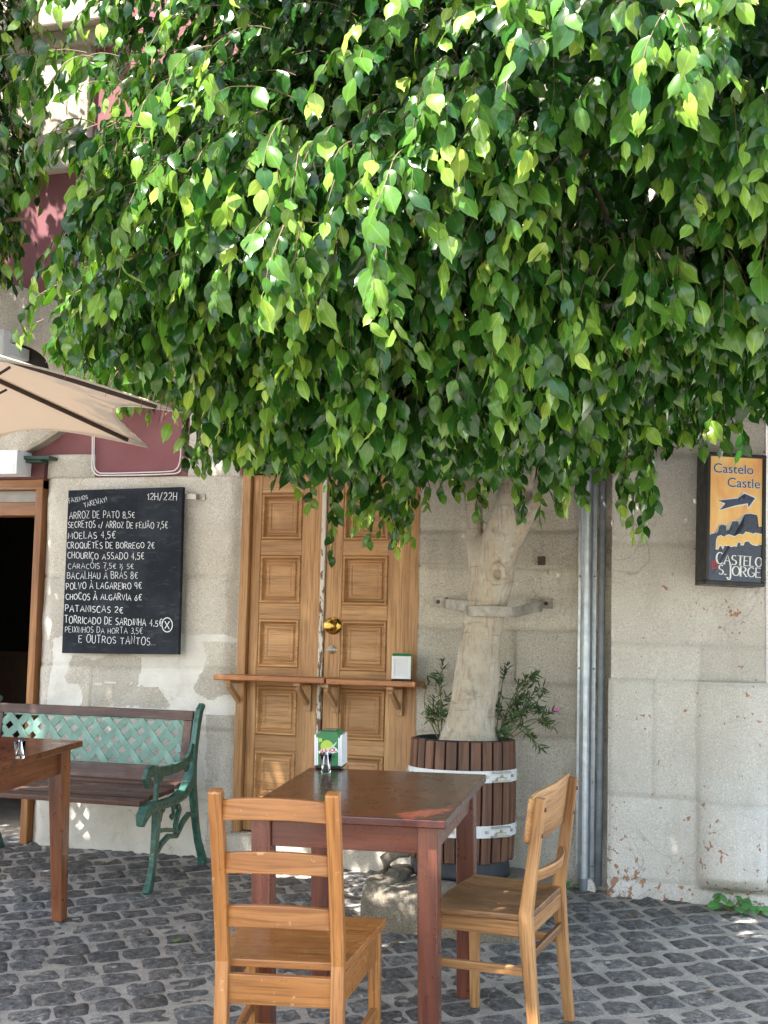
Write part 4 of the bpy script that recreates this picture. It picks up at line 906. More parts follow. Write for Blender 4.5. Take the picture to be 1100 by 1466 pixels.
# ------------------------------------------------------------------ barrel planter, rough stone base
bx_, by_ = W(663, 1065, -0.36)[0], -0.36
ztop = W(664, 1062, -0.36)[2]+0.015; zbot = W(665, 1236, -0.58)[2]
BR = 0.232
barrel = thing('barrel_planter', 'wooden stave half barrel planter with white metal hoops, holding the tree', 'planter', (bx_, by_, zbot))
Hb = ztop-zbot
k = MB(); ns = 27
for i in range(ns):
    a0 = 2*math.pi*i/ns; a1 = 2*math.pi*(i+0.84)/ns; hh = Hb+random.uniform(-0.006, 0.004); z0 = random.uniform(-0.01, 0.006)
    vs = []; gs = []; o = random.random()*20
    levels = [0, 0.2, 0.4, 0.6, 0.8, 1.0]; rj = random.uniform(-0.002, 0.003)
    for t in levels:
        r = BR*(0.955+0.05*math.sin(math.pi*(0.15+0.72*t)))+rj; z = z0+(hh-z0)*t
        for (rr, a) in ((r-0.02, a0), (r-0.02, a1), (r, a1), (r, a0)):
            vs.append((rr*math.cos(a), rr*math.sin(a), z)); gs.append((z+o, a*BR+o, rr))
    n = len(levels); fs = [(j*4+i2, j*4+(i2+1) % 4, j*4+4+(i2+1) % 4, j*4+4+i2) for j in range(n-1) for i2 in range(4)]+[(3, 2, 1, 0), ((n-1)*4, (n-1)*4+1, (n-1)*4+2, (n-1)*4+3)]
    k.add(vs, fs, gs)
k.build('staves', M['stave'], barrel, 0.003)
k = MB(); k.lathe([(0, -0.075), (BR*0.93, -0.075), (BR*0.93, -0.06), (BR*0.895, 0.0), (BR*0.915, Hb*0.5), (BR*0.90, Hb+0.004), (BR*0.885, Hb+0.004), (BR*0.87, Hb-0.06)], seg=40); k.build('liner', M['rubber'], barrel)
k = MB(); k.lathe([(0, Hb-0.04), (BR*0.5, Hb-0.035), (BR*0.89, Hb-0.05)], seg=30); k.build('soil', M['soil'], barrel)
for hz in (W(715, 1113, -0.52)[2]-zbot, W(715, 1192, -0.52)[2]-zbot):
    k = MB(); vs = []; n = 64; r = BR*1.012
    for i in range(n):
        a = 2*math.pi*i/n
        for (rr, z) in ((r, -0.025), (r+0.003, -0.025), (r+0.003, 0.025), (r, 0.025)): vs.append((rr*math.cos(a), rr*math.sin(a), hz+z))
    k.add(vs, [(i*4+j, i*4+(j+1) % 4, ((i+1) % n)*4+(j+1) % 4, ((i+1) % n)*4+j) for i in range(n) for j in range(4)], smooth=False)
    hoop = k.build('hoop', M['white_metal'], barrel)
    k = MB()
    for i in range(20):
        a = 2*math.pi*(i+0.3)/20; c_, s_ = math.cos(a), math.sin(a); q = (r+0.003)
        k.bar((q*c_, q*s_, hz), ((q+0.007)*c_, (q+0.007)*s_, hz), 0.012, 0.012)
    k.build('hoop_bolt', M['steel'], hoop)
    k = MB(); a = R(-34); c_, s_ = math.cos(a), math.sin(a); tx, ty = -s_, c_
    def pt(u, v, z): return ((r+v)*c_+tx*u, (r+v)*s_+ty*u, hz+z)
    for z in (-0.019, 0.019): k.bar(pt(-0.045, 0.012, z), pt(0.05, 0.020, z), 0.016, 0.007)
    k.bar(pt(0.045, 0.018, -0.040), pt(0.045, 0.018, 0.046), 0.014, 0.014); k.bar(pt(-0.02, 0.012, -0.012), pt(0.03, 0.018, -0.012), 0.008, 0.02)
    k.bar(pt(0.045, 0.018, 0.043), pt(0.045, 0.018, 0.066), 0.026, 0.022); k.build('hoop_latch', M['steel'], hoop, 0.002)
def rock(name, label, x0, x1, y0, y1, ztop_, seed, amp=0.03, shape=None, notch=None):
    n = 26; vs = []; fs = []
    b_ = MB(); faces = []
    import bmesh
    bm = bmesh.new(); bmesh.ops.create_cube(bm, size=2.0); bmesh.ops.subdivide_edges(bm, edges=bm.edges[:], cuts=22, use_grid_fill=True)
    P = np.array([v.co for v in bm.verts]); e = 7.0
    rr = (np.abs(P)**e).sum(1)**(1/e); mx = np.abs(P).max(1); P = P*(mx/rr)[:, None]
    zg0 = gz(0, y0)-0.12
    cx, cy = (x0+x1)/2, (y0+y1)/2
    V = np.stack([cx+P[:, 0]*(x1-x0)/2, cy+P[:, 1]*(y1-y0)/2, zg0+(P[:, 2]+1)/2*(ztop_-zg0)], 1)
    nn = P/np.linalg.norm(P, axis=1)[:, None]
    d = (fbm(V*6, 4, seed)-0.5)*amp*2.4+(fbm(V*22, 3, seed+4)-0.5)*amp*0.7
    V = V+nn*d[:, None]
    for v, c in zip(bm.verts, V): v.co = c
    me = bpy.data.meshes.new(name); bm.to_mesh(me); bm.free(); me.materials.append(M['rock'])
    me.polygons.foreach_set('use_smooth', np.full(len(me.polygons), True))
    ob = bpy.data.objects.new(name, me); COL.objects.link(ob); _tone(ob, 0.78); tag(ob, label, 'stone'); return ob
zr = zbot-0.075
rock('boulder', 'large rough grey stone carrying the barrel planter', bx_-0.26, bx_+0.42, -0.90, -0.06, zr, 31, 0.022)
st = W(548, 1258, -0.80)
rock('kerb_stone', 'narrow upright old kerb stone left of the large rough stone', -0.245, -0.125, -0.86, -0.30, st[2], 47, 0.014)
pn = W(566, 1232, -0.62)
kk = MB(); kk.tube([(pn[0]+0.07, pn[1]-0.03, pn[2]+0.05), (pn[0]+0.02, pn[1]-0.05, pn[2]+0.045), (pn[0]-0.025, pn[1]-0.06, pn[2]+0.01), (pn[0]-0.02, pn[1]-0.05, pn[2]-0.04), (pn[0]+0.03, pn[1]-0.05, pn[2]-0.06)], 0.028, 10)
o = kk.build('stone_ring_shard', M['rock']); _tone(o, 0.6); tag(o, 'dark curved shard of a stone ring lying on the rough stone beside the table leg', 'stone')

# ------------------------------------------------------------------ pipes on the wall
pl_, pr_ = W(827, 960, -0.01), W(853, 960, -0.01)
zb_, zt_ = W(832, 1256, -0.03)[2], 3.6
pg = thing('pipe_guard', 'shiny galvanised steel pipe cover running up the wall left of the pale pilaster', 'downpipe', ((pl_[0]+pr_[0])/2, -0.012, zb_))
hw = (pr_[0]-pl_[0])/2
prof = [(-hw, 0), (-hw+0.016, 0), (-hw+0.018, -0.012), (-hw+0.024, -0.03)]+[(0.002+0.026*math.cos(R(a)), -0.034-0.030*math.sin(R(a))) for a in range(160, -1, -20)]+[(hw-0.018, -0.012), (hw-0.016, 0), (hw, 0)]
k = MB(); n = len(prof); vs = [(x, y, z) for z in (0, 0.7, 1.41) for x, y in prof]+[(x*1.03, y*1.06-0.002, z) for z in (1.40, zt_-zb_) for x, y in prof]
k.add(vs, [(j*n+i, j*n+i+1, (j+1)*n+i+1, (j+1)*n+i) for j in (0, 1, 3) for i in range(n-1)]); k.build('cover', M['galv'], pg)
k = MB(); 
for z in (0.05, 0.42, 0.93, 1.35, 1.9):
    for x in (-hw+0.008, hw-0.008): k.lathe([(0, 0.004), (0.003, 0.003), (0.005, 0)], (x, -0.001, z), 10, 'Y')
k.build('rivet', M['steel'], pg)
k = MB(); k.tube([(0.002, -0.03, 0.25), (0.002, -0.03, -0.06), (0.012, -0.033, -0.13)], 0.022, 14); k.build('inner_pipe', M['dark_pipe'], pg)
dp = W(861, 960, -0.03)
k = MB(); za = W(862, 1268, -0.03)[2]
k.tube([(dp[0]-0.006, -0.035, za), (dp[0]-0.002, -0.035, 0.4), (dp[0], -0.035, 1.0), (dp[0]+0.002, -0.035, 3.6)], 0.0165, 14)
tag(k.build('lead_pipe', M['dark_pipe']), 'thin dark grey pipe in the corner between the shiny pipe cover and the pilaster', 'pipe')
k = MB(); c_ = W(845, 1270, -0.03); k.hexa([(c_[0]-0.02, -0.06, -0.09), (c_[0]+0.035, -0.06, -0.09), (c_[0]+0.035, -0.003, -0.09), (c_[0]-0.02, -0.003, -0.09)], [(c_[0]-0.012, -0.05, c_[2]+0.045), (c_[0]+0.022, -0.05, c_[2]+0.02), (c_[0]+0.03, -0.003, c_[2]+0.03), (c_[0]-0.012, -0.003, c_[2]+0.05)])
o = k.build('broken_tile', M['limestone'], None, 0.004); _tone(o); tag(o, 'pale broken stone chip wedged at the foot of the shiny pipe cover', 'stone')

# ------------------------------------------------------------------ strap round the trunk
sl, sr = W(622, 866, -0.004), W(793, 860, -0.004)
zs = (sl[2]+sr[2])/2
tc = W(706, 870, -0.36)                                 # trunk axis at the strap
strap = thing('trunk_strap', 'flat steel strap round the pale trunk, bolted to the wall on both sides', 'strap', (0, 0, zs))
pts = [(sl[0], -0.018), (sl[0]+0.075, -0.018), (sl[0]+0.095, -0.03), (sl[0]+0.10, -0.10)]
cx_, cy_, rr_ = W(695, 875, -0.36)[0], tc[1], 0.098
cx_ = W(704, 875, -0.36)[0]; rr_ = 0.112
ctrl = [(sl[0], -0.027), (sl[0]+0.045, -0.027), (sl[0]+0.07, -0.03), (sl[0]+0.085, -0.10), (cx_-rr_-0.012, -0.22)]+[(cx_+rr_*math.cos(R(a)), cy_+rr_*math.sin(R(a))) for a in range(190, 351, 20)]+[(cx_+rr_+0.03, -0.26), (cx_+rr_+0.07, -0.14), (sr[0]-0.10, -0.05), (sr[0]-0.07, -0.029), (sr[0]-0.04, -0.027), (sr[0], -0.027)]
pts = []
for i_ in range(len(ctrl)-1):
    a_, b_, c_, d_ = [np.array(ctrl[max(0, min(len(ctrl)-1, i_+o_))]) for o_ in (-1, 0, 1, 2)]
    for q_ in range(4):
        t_ = q_/4; pts.append(tuple(0.5*((2*b_)+(c_-a_)*t_+(2*a_-5*b_+4*c_-d_)*t_*t_+(3*b_-a_-3*c_+d_)*t_**3)))
pts.append(ctrl[-1])
k = MB(); k.sweep([(x, y, -0.05*min(1, max(0, (-0.03-y)/0.35))) for i, (x, y) in enumerate(pts)], rect(0.004, 0.046), up=(0, 0, 1)); k.build('band', M['strap'], strap, 0.0008, 1)
for x in (sl[0]+0.025, sr[0]-0.03):
    k = MB(); k.lathe([(0, 0.006), (0.007, 0.006), (0.010, 0.003), (0.010, 0)], (x, -0.029, 0.0), 8, 'Y', False); k.build('bolt', plain('rusty bolt', lin((92, 76, 62)), 0.6, 0.5), strap)

# ------------------------------------------------------------------ castle sign
sa = R(24)
s0 = W(1045, 745, -0.27); SWd, SHt, SDp = 0.262, 0.565, 0.13
sign = thing('castle_sign', 'tall black box sign with an orange castle picture and arrow on the pale pilaster', 'sign', (s0[0]+0.025, -0.27, s0[2]+0.005), sa)
sign.rotation_euler = (R(-1.0), R(1.2), sa)
k = MB(); x0, x1, z0, z1 = -SWd/2, SWd/2, -SHt/2, SHt/2; t = 0.016
k.box(x0, x1, -0.008, SDp, z0, z0+t); k.box(x0, x1, -0.008, SDp, z1-t, z1); k.box(x0, x0+t, -0.008, SDp, z0+t, z1-t); k.box(x1-t, x1, -0.008, SDp, z0+t, z1-t); k.box(x0+t, x1-t, SDp-0.01, SDp-0.002, z0+t, z1-t)
k.build('sign_case', M['black'], sign, 0.003)
k = MB(); k.box(-0.05, 0.03, SDp+0.0, 0.215, -0.06, -0.03); k.box(-0.05, 0.03, SDp+0.0, 0.215, 0.10, 0.13); k.build('mounting_arm', M['black'], sign)
def sign_face():
    t = NT('printed orange sign film'); o = t.obj(); m = t.mapping(o, (14, 1, 5)); n = t.noise(m, 1.0, 4, 0.6, 0.5); n2 = t.noise(o, 5.0, 2, 0.5)
    c = t.ramp(n, [(0.3, lin((226, 160, 110))), (0.52, lin((240, 196, 120))), (0.7, lin((238, 214, 150)))])
    c = t.mix(t.ramp(n2, [(0.4, 0.0), (0.7, 0.5)]), c, lin((226, 150, 104))); t.color(c); t.rough(0.3); return t.m
k = MB(); k.box(x0+t, x1-t, 0.0, 0.004, z0+t, z1-t); face = k.build('sign_face', sign_face(), sign)
M['navy'] = print_mat('printed slate blue', lin((66, 76, 104)), 0.3); M['navy2'] = print_mat('printed dark slate', lin((58, 66, 88)), 0.3)
def SP(u, v, d=0): return (x0+t+(SWd-2*t)*u, -0.0006-d, z0+t+(SHt-2*t)*v)
def spoly(nm, mat, pts, d, parent=face, halo=None):
    b_ = MB(); n = len(pts); b_.add([SP(u, v, d) for u, v in pts], [tuple(range(n))]); return b_.build(nm, mat, parent)
def grow(pts, d):
    asp = (SHt-2*t)/(SWd-2*t); P = [(u, v*asp) for u, v in pts]; n = len(P); A = sum(P[i][0]*P[(i+1) % n][1]-P[(i+1) % n][0]*P[i][1] for i in range(n)); sg = 1 if A > 0 else -1; out = []
    for i in range(n):
        a, b_, c = P[i-1], P[i], P[(i+1) % n]; d1 = (b_[0]-a[0], b_[1]-a[1]); d2 = (c[0]-b_[0], c[1]-b_[1]); l1 = math.hypot(*d1); l2 = math.hypot(*d2)
        n1 = (d1[1]/l1*sg, -d1[0]/l1*sg); n2 = (d2[1]/l2*sg, -d2[0]/l2*sg); m = (n1[0]+n2[0], n1[1]+n2[1]); q = max(0.35, 1+n1[0]*n2[0]+n1[1]*n2[1])
        out.append((b_[0]+m[0]/q*d, (b_[1]+m[1]/q*d)/asp))
    return out
def tri_poly(nm, mat, pts, d, parent=face):
    """concave outlines: filled by triangulation"""
    import bmesh
    bm = bmesh.new(); vs = [bm.verts.new(SP(u, v, d)) for u, v in pts]; f = bm.faces.new(vs); bmesh.ops.triangulate(bm, faces=[f])
    me = bpy.data.meshes.new(nm); bm.to_mesh(me); bm.free(); me.materials.append(mat); ob = bpy.data.objects.new(nm, me); COL.objects.link(ob); ob.parent = parent; return ob
def fromcrop(pts):                                    # crop pixels of the photograph's sign -> face (u, v)
    out = []
    for x, y in pts:
        v = (y-70)/(1385-70); l = 160+(205-160)*v; r_ = 672+(722-672)*v; out.append(((x-l)/(r_-l), 1-v))
    return out
arrow = fromcrop([(255, 540), (445, 508), (525, 492), (515, 452), (618, 494), (556, 596), (548, 552), (430, 582), (275, 640), (328, 568)])
tri_poly('arrow_outline', M['white'], grow(arrow, 0.022), 0.0006); tri_poly('arrow', M['navy'], arrow, 0.0012)
sky_line = [(188, 905)]
for i in range(4): sky_line += [(205+i*19, 905-i*4), (205+i*19, 893-i*4), (216+i*19, 892-i*4), (216+i*19, 904-i*4)]
sky_line += [(282, 885), (280, 808)]
for i in range(4): sky_line += [(283+i*17, 808-(6 if i in (1, 2) else 0)), (283+i*17, 798-(6 if i in (1, 2) else 0)), (292+i*17, 798-(6 if i in (1, 2) else 0)), (292+i*17, 808-(6 if i in (1, 2) else 0))]
sky_line += [(348, 808), (350, 862), (365, 858), (365, 848), (378, 848), (378, 856), (392, 852), (392, 842), (405, 842), (407, 762)]
for i in range(4): sky_line += [(410+i*16, 762), (410+i*16, 750), (419+i*16, 750), (419+i*16, 762)]
sky_line += [(470, 764), (472, 812), (486, 810), (486, 800), (498, 799), (498, 808), (512, 806), (520, 800), (522, 684)]
for i in range(7): sky_line += [(526+i*18, 684-3*(3-abs(i-3))), (526+i*18, 672-3*(3-abs(i-3))), (536+i*18, 671-3*(3-abs(i-3))), (536+i*18, 683-3*(3-abs(i-3)))]
sky_line += [(650, 686), (652, 806), (668, 806), (668, 796), (680, 796), (680, 803), (692, 802), (692, 792), (703, 792)]
navy_poly = [p for p in fromcrop(sky_line)]+[(1.0, 0.0), (0.0, 0.0)]
hl = [(u-0.004, v+0.008) for u, v in fromcrop(sky_line)]
tri_poly('castle_outline', M['white'], hl+[(1.0, 0.3), (0.0, 0.3)], 0.0006); tri_poly('castle', M['navy2'], navy_poly, 0.0012)
band = fromcrop([(262, 1050), (262, 960), (275, 925), (300, 912), (330, 930), (372, 900), (400, 905), (435, 918), (480, 888), (520, 895), (545, 862), (580, 868), (612, 878), (625, 892), (640, 868), (708, 880), (708, 972), (690, 970), (660, 990), (620, 985), (595, 970), (588, 952), (560, 948), (532, 958), (525, 992), (505, 995), (500, 968), (478, 962), (462, 975), (455, 1010), (440, 1005), (405, 1018), (385, 1004), (360, 1008), (335, 1008), (325, 1040), (316, 1020), (300, 1008), (282, 1015), (276, 1050)])
tri_poly('wall_band_outline', M['white'], grow(band, 0.014), 0.0018); tri_poly('wall_band', print_mat('printed sand', lin((232, 190, 110)), 0.3), band, 0.0024)
def font_text(txt, u, v, size, d, mat, nm, parent, sx=1.0, offset=0.0, align='CENTER'):
    cu = bpy.data.curves.new(nm, 'FONT'); cu.body = txt; cu.size = 1.0; cu.align_x = align; cu.offset = offset; cu.resolution_u = 6
    ob = bpy.data.objects.new(nm, cu); COL.objects.link(ob); dg = bpy.context.evaluated_depsgraph_get(); me = bpy.data.meshes.new_from_object(ob.evaluated_get(dg))
    bpy.data.objects.remove(ob); me.name = nm; q = SP(u, v, d)
    P = np.zeros(len(me.vertices)*3, 'f'); me.vertices.foreach_get('co', P); P = P.reshape(-1, 3)
    N = np.stack([q[0]+P[:, 0]*size*sx, np.full(len(P), q[1]), q[2]+P[:, 1]*size], 1); me.vertices.foreach_set('co', N.astype('f').ravel()); me.update()
    me.materials.clear(); me.materials.append(mat); o2 = bpy.data.objects.new(nm, me); COL.objects.link(o2); o2.parent = parent; return o2
for (txt, cx, cy) in (('Castelo', 392, 243), ('Castle', 500, 388)):
    uv = fromcrop([(cx, cy)])[0]
    font_text(txt, uv[0], uv[1], 0.058, 0.0006, M['white'], 'lettering_outline', face, 1.0, 0.035); font_text(txt, uv[0], uv[1], 0.058, 0.0012, M['navy'], 'lettering', face, 1.0, 0.004)
wfn = lambda dx, dy: 0.34+0.66*abs(dy)**1.5
k = MB()
def logo(t_, xa, ya, xb, yb_, h, w_, gap=0.22):
    (u0, v0), (u1, v1) = fromcrop([(xa, ya), (xb, yb_)])
    fw_, fh_ = SWd-2*t, SHt-2*t
    write(k, t_, u0*fw_, v0*fh_, u1*fw_, v1*fh_, h, w_, lambda x, y: SP(x/fw_, y/fh_, 0.0024), gap=gap, wfn=wfn, serif=0.0055)
logo('C', 268, 1208, 328, 1208, 0.049, 0.0075); logo('ASTELO', 345, 1206, 716, 1218, 0.040, 0.0068, 0.14)
logo('S.', 296, 1316, 362, 1318, 0.040, 0.0068); logo('J', 382, 1368, 416, 1368, 0.060, 0.0070); logo('ORGE', 430, 1322, 716, 1330, 0.040, 0.0068, 0.14)
k.build('logo_lettering', M['white'], face)
k = MB(); (u0, v0), (u1, v1) = fromcrop([(232, 1258), (280, 1258)]); fw_, fh_ = SWd-2*t, SHt-2*t
write(k, 'D', u0*fw_, v0*fh_, u1*fw_, v1*fh_, 0.030, 0.0045, lambda x, y: SP(x/fw_, y/fh_, 0.0024)); ribbon(k, [(u0*fw_+0.007, v0*fh_), (u0*fw_+0.007, v0*fh_+0.030)], 0.003, lambda x, y: SP(x/fw_, y/fh_, 0.0024))
k.build('logo_initial', M['p_red'], face)

# ------------------------------------------------------------------ wall lantern, cables, boxes
lp = W(193, 552, -0.16)
lan = thing('wall_lantern', 'black iron wall lantern on the maroon panel behind the parasol', 'lantern', (lp[0], -0.16, lp[2]))
k = MB(); k.tube([(0.03, 0.19, 0.10), (0.02, 0.12, 0.11), (-0.02, 0.04, 0.12), (-0.05, 0.0, 0.12)], 0.008, 8); k.tube([(-0.02, 0.10, 0.11), (-0.03, 0.10, 0.15), (0.0, 0.10, 0.16), (0.01, 0.10, 0.14)], 0.005, 8)
k.box(0.0, 0.06, 0.178, 0.19, -0.05, 0.16); k.build('bracket', M['lantern'], lan)
k = MB(); k.lathe([(0.02, 0.12), (0.035, 0.11), (0.10, 0.055), (0.105, 0.045)], (-0.05, 0, 0), 6, smooth=False)
for i in range(6):
    a = R(60*i+30); k.bar((-0.05+0.085*math.cos(a), 0.085*math.sin(a), 0.045), (-0.05+0.055*math.cos(a), 0.055*math.sin(a), -0.10), 0.008, 0.008)
k.lathe([(0, -0.12), (0.03, -0.115), (0.06, -0.10), (0.06, -0.092)], (-0.05, 0, 0), 6, smooth=False); k.build('cage', M['lantern'], lan)
k = MB(); k.lathe([(0.08, 0.045), (0.052, -0.095)], (-0.05, 0, 0), 6, smooth=False); k.build('pane', plain('smoky lantern glass', lin((120, 124, 128)), 0.15, 0, 0.2), lan)
def cable(label, pts, r=0.004, mat='cable', nm='cable'):
    k = MB(); P = [Vector(p) for p in pts]; out = []
    for i in range(len(P)-1):
        p0, p1, p2, p3 = P[max(i-1, 0)], P[i], P[i+1], P[min(i+2, len(P)-1)]
        for q in range(6):
            t_ = q/6; out.append(0.5*((2*p1)+(p2-p0)*t_+(2*p0-5*p1+4*p2-p3)*t_*t_+(3*p1-p0-3*p2+p3)*t_**3))
    out.append(P[-1]); k.tube(out, r, 8); o = k.build(nm, M[mat]); tag(o, label, 'cable'); return o
cy = 0.012
cable('outer white cable framing the bottom of the maroon panel', [W(x, y, cy) for x, y in ((133, 600), (132.5, 650), (132.5, 670), (138, 679), (150, 680.5), (200, 680), (240, 678.5), (256, 676), (262, 664), (263, 650))])
cable('inner white cable framing the bottom of the maroon panel', [W(x, y, cy-0.004) for x, y in ((135.5, 600), (135, 650), (135.5, 668), (141, 676), (152, 677.5), (200, 676.5), (240, 675), (252, 672), (258, 660), (260, 634), (264, 625))], 0.0035)
cable('thin pale cable sagging across the stone left of the oak door', [W(x, y, -0.012) for x, y in ((262, 626), (285, 636), (310, 637), (336, 628))], 0.0025)
cable('short white cable end beside the wall lantern', [W(x, y, -0.02) for x, y in ((120, 520), (138, 528), (146, 540), (143, 560), (144, 600))], 0.003)
cable('dark thin wire crossing the pale stone above the parasol', [W(x, y, -0.07) for x, y in ((93, 536), (120, 528), (150, 522))], 0.0025, 'lantern', 'wire')
k = MB(); a = W(140, 532, 0.02); b2 = W(200, 532, 0.02); k.box(a[0], b2[0], -0.005, 0.022, a[2]-0.008, a[2]+0.008); tag(k.build('cable_trunking', M['white'], None, 0.002), 'short white cable trunking strip above the wall lantern', 'cable trunking')
a = W(-30, 512, -0.2); b2 = W(16, 474, -0.2)
k = MB(); k.box(a[0], b2[0], -0.26, -0.2, a[2]-0.03, b2[2]); k.box(a[0]+0.03, b2[0]-0.03, -0.2, 0.03, a[2]+0.02, b2[2]-0.05); tag(k.build('white_sign_box', M['white'], None, 0.006), 'white box sign jutting from the oval window, just above the parasol', 'sign')
a = W(-30, 680, -0.12); b2 = W(30, 645, -0.12)
k = MB(); k.box(a[0], b2[0], -0.15, -0.012, a[2], b2[2]); k.box(b2[0]-0.022, b2[0]-0.016, -0.152, -0.15, a[2]+0.01, a[2]+0.05); tag(k.build('white_meter_box', M['white'], None, 0.005), 'white box fixed on the maroon fascia below the parasol', 'box')
a = W(26, 656, -0.08); b2 = W(72, 650, -0.08)
k = MB(); k.box(a[0], b2[0], -0.09, 0.0, a[2]-0.008, a[2]+0.010); k.box(a[0]+0.02, b2[0]-0.06, -0.07, 0.0, a[2]-0.022, a[2]-0.008); tag(k.build('awning_bracket', M['dark_green'], None, 0.003), 'dark green iron ledge under the parasol above the doorway', 'bracket')

# ------------------------------------------------------------------ parasol (an octagon; its pole stands outside the left edge)
def parasol(label, at=None, grow=1.0, hem_z=None):
    d = 4.75; B = Vector(CAM)+Vector(ray(262, 590))*d; r_ = Vector(ray(212, 640)); A = Vector(CAM)+r_*((B.z-CAM[2])/r_.z)
    v = (A-B); s = v.length; v.normalize(); nrm = Vector((-v.y, v.x, 0)); c = (A+B)/2+nrm*s*1.2071; Rr = s*1.3066*grow; k_ = 0.30*grow; s = s*1.0
    a0 = math.atan2((B-c).y, (B-c).x)
    if at is not None: c = Vector((at[0], at[1], hem_z))
    base = Vector((c.x, c.y, gz(c.x, c.y)))
    root = thing('parasol', label, 'parasol', base, 0, 'cafe parasols')
    H = c.z-base.z; ap = H+k_*s*1.3066
    t = NT('cream parasol cloth'); o = t.obj(); n = t.noise(o, 300.0, 2, 0.6); col = t.mix(n, lin((220, 210, 196)), lin((228, 219, 207))); t.color(col); t.rough(0.85)
    tr = t.n.new('ShaderNodeBsdfTranslucent'); t.link(t.mix(1.0, col, (1.0, 0.90, 0.78), 'MULTIPLY'), tr.inputs[0]); mx = t.n.new('ShaderNodeMixShader'); mx.inputs[0].default_value = 0.24; t.link(t.b.outputs[0], mx.inputs[1]); t.link(tr.outputs[0], mx.inputs[2]); t.link(mx.outputs[0], t.out.inputs[0])
    k = MB(); nu, nv = 14, 12
    for q in range(8):
        A1, A2 = a0+q*math.pi/4, a0+(q+1)*math.pi/4; vs = []
        for j in range(nv+1):
            w_ = j/nv
            for i in range(nu+1):
                u = i/nu; x = Rr*((1-u)*math.cos(A1)+u*math.cos(A2)); y = Rr*((1-u)*math.sin(A1)+u*math.sin(A2)); bulge = 4*u*(1-u)
                pull = 1-0.16*bulge*w_**6; f = w_*pull
                z = ap+(H-ap)*f-0.008*bulge*math.sin(math.pi*min(1, w_))*0.6+0.012*bulge*w_
                vs.append((x*f, y*f, z))
        N1 = nu+1; k.add(vs, [(j*N1+i, j*N1+i+1, (j+1)*N1+i+1, (j+1)*N1+i) for j in range(nv) for i in range(nu)], smooth=True)
    co = k.build('canopy', t.m, root)
    sol = co.modifiers.new('cloth', 'SOLIDIFY'); sol.thickness = 0.0015
    hem = MB()
    for q in range(8):
        A1, A2 = a0+q*math.pi/4, a0+(q+1)*math.pi/4; vs = []
        for i in range(nu+1):
            u = i/nu; bulge = 4*u*(1-u); f = 1-0.16*bulge; x = Rr*((1-u)*math.cos(A1)+u*math.cos(A2))*f; y = Rr*((1-u)*math.sin(A1)+u*math.sin(A2))*f; z = ap+(H-ap)*f+0.012*bulge
            vs.append((x, y, z))
        hem.tube(vs, 0.004, 6)
    hem.build('hem', t.m, co)
    dark = plain('dark brown parasol metal', lin((58, 48, 46)), 0.4, 0.3, 0.2, 20)
    for q in range(8):
        a = a0+q*math.pi/4; k = MB(); p1 = (0.05*math.cos(a), 0.05*math.sin(a), ap-0.028); f = 0.925; p2 = (Rr*f*math.cos(a), Rr*f*math.sin(a), ap+(H-ap)*f-0.010)
        k.bar(p1, p2, 0.011, 0.016); k.build('rib', dark, root, 0.002)
        k = MB(); f = 0.5; k.bar((0.045*math.cos(a), 0.045*math.sin(a), H-0.22), (Rr*f*math.cos(a), Rr*f*math.sin(a), ap+(H-ap)*f-0.032), 0.006, 0.009); k.build('strut', dark, root)
    k = MB(); k.tube([(0, 0, 0.0), (0, 0, ap+0.05)], 0.024, 16); k.lathe([(0, ap+0.10), (0.02, ap+0.09), (0.028, ap+0.05), (0.02, ap+0.03)], seg=16); k.build('pole', dark, root)
    k = MB(); k.lathe([(0.026, H-0.26), (0.05, H-0.25), (0.05, H-0.19), (0.026, H-0.18)], seg=16); k.build('runner', dark, root)
    k = MB(); k.lathe([(0, -0.02), (0.26, -0.02), (0.26, 0.045), (0.24, 0.06), (0.05, 0.07), (0.045, 0.3), (0.026, 0.3)], seg=32); k.build('foot', plain('grey concrete foot', lin((130, 128, 124)), 0.85, 0, 0.2, 12, 0.4), root)
parasol('cream parasol with dark ribs reaching in at the left edge beside the chalkboard')
parasol('bigger cream parasol added out of view at the left to shade the foreground', (-2.05, -4.85), 1.95, 3.2)  # unseen second parasol, added to keep the sun off the foreground

# ------------------------------------------------------------------ foliage
def leaf_mat(name, trans=0.30, rough=0.30):
    t = NT(name); ca = t.attr('lcol').outputs['Color']; uv = t.attr('luv').outputs['Vector']
    sep = t.n.new('ShaderNodeSeparateXYZ'); t.link(uv, sep.inputs[0])
    ab = t.math('ABSOLUTE', sep.outputs['X'])
    mid = t.ramp(ab, [(0.03, 0.55), (0.10, 0.0)])
    vein = t.math('SINE', t.math('ADD', t.math('MULTIPLY', sep.outputs['Y'], 70.0), t.math('MULTIPLY', ab, -14.0)))
    c = t.mix(mid, ca, t.mix(1.0, ca, (1.9, 1.7, 1.5), 'MULTIPLY'))
    c = t.mix(t.ramp(vein, [(0.75, 0.0), (1.0, 0.12)]), c, t.mix(1.0, ca, (1.7, 1.5, 1.3), 'MULTIPLY'))
    n = t.noise(t.geo(), 60.0, 3, 0.6); c = t.mix(t.ramp(n, [(0.3, 0.25), (0.6, 0.0)]), c, t.mix(1.0, ca, (0.6, 0.65, 0.6), 'MULTIPLY'))
    t.color(c); t.rough(rough); t.b.inputs['Specular IOR Level'].default_value = 0.42
    tr = t.n.new('ShaderNodeBsdfTranslucent'); t.link(t.mix(1.0, c, (1.6, 1.6, 0.7), 'MULTIPLY'), tr.inputs[0])
    mx = t.n.new('ShaderNodeMixShader'); mx.inputs[0].default_value = trans; t.link(t.b.outputs[0], mx.inputs[1]); t.link(tr.outputs[0], mx.inputs[2]); t.link(mx.outputs[0], t.out.inputs[0])
    return t.m
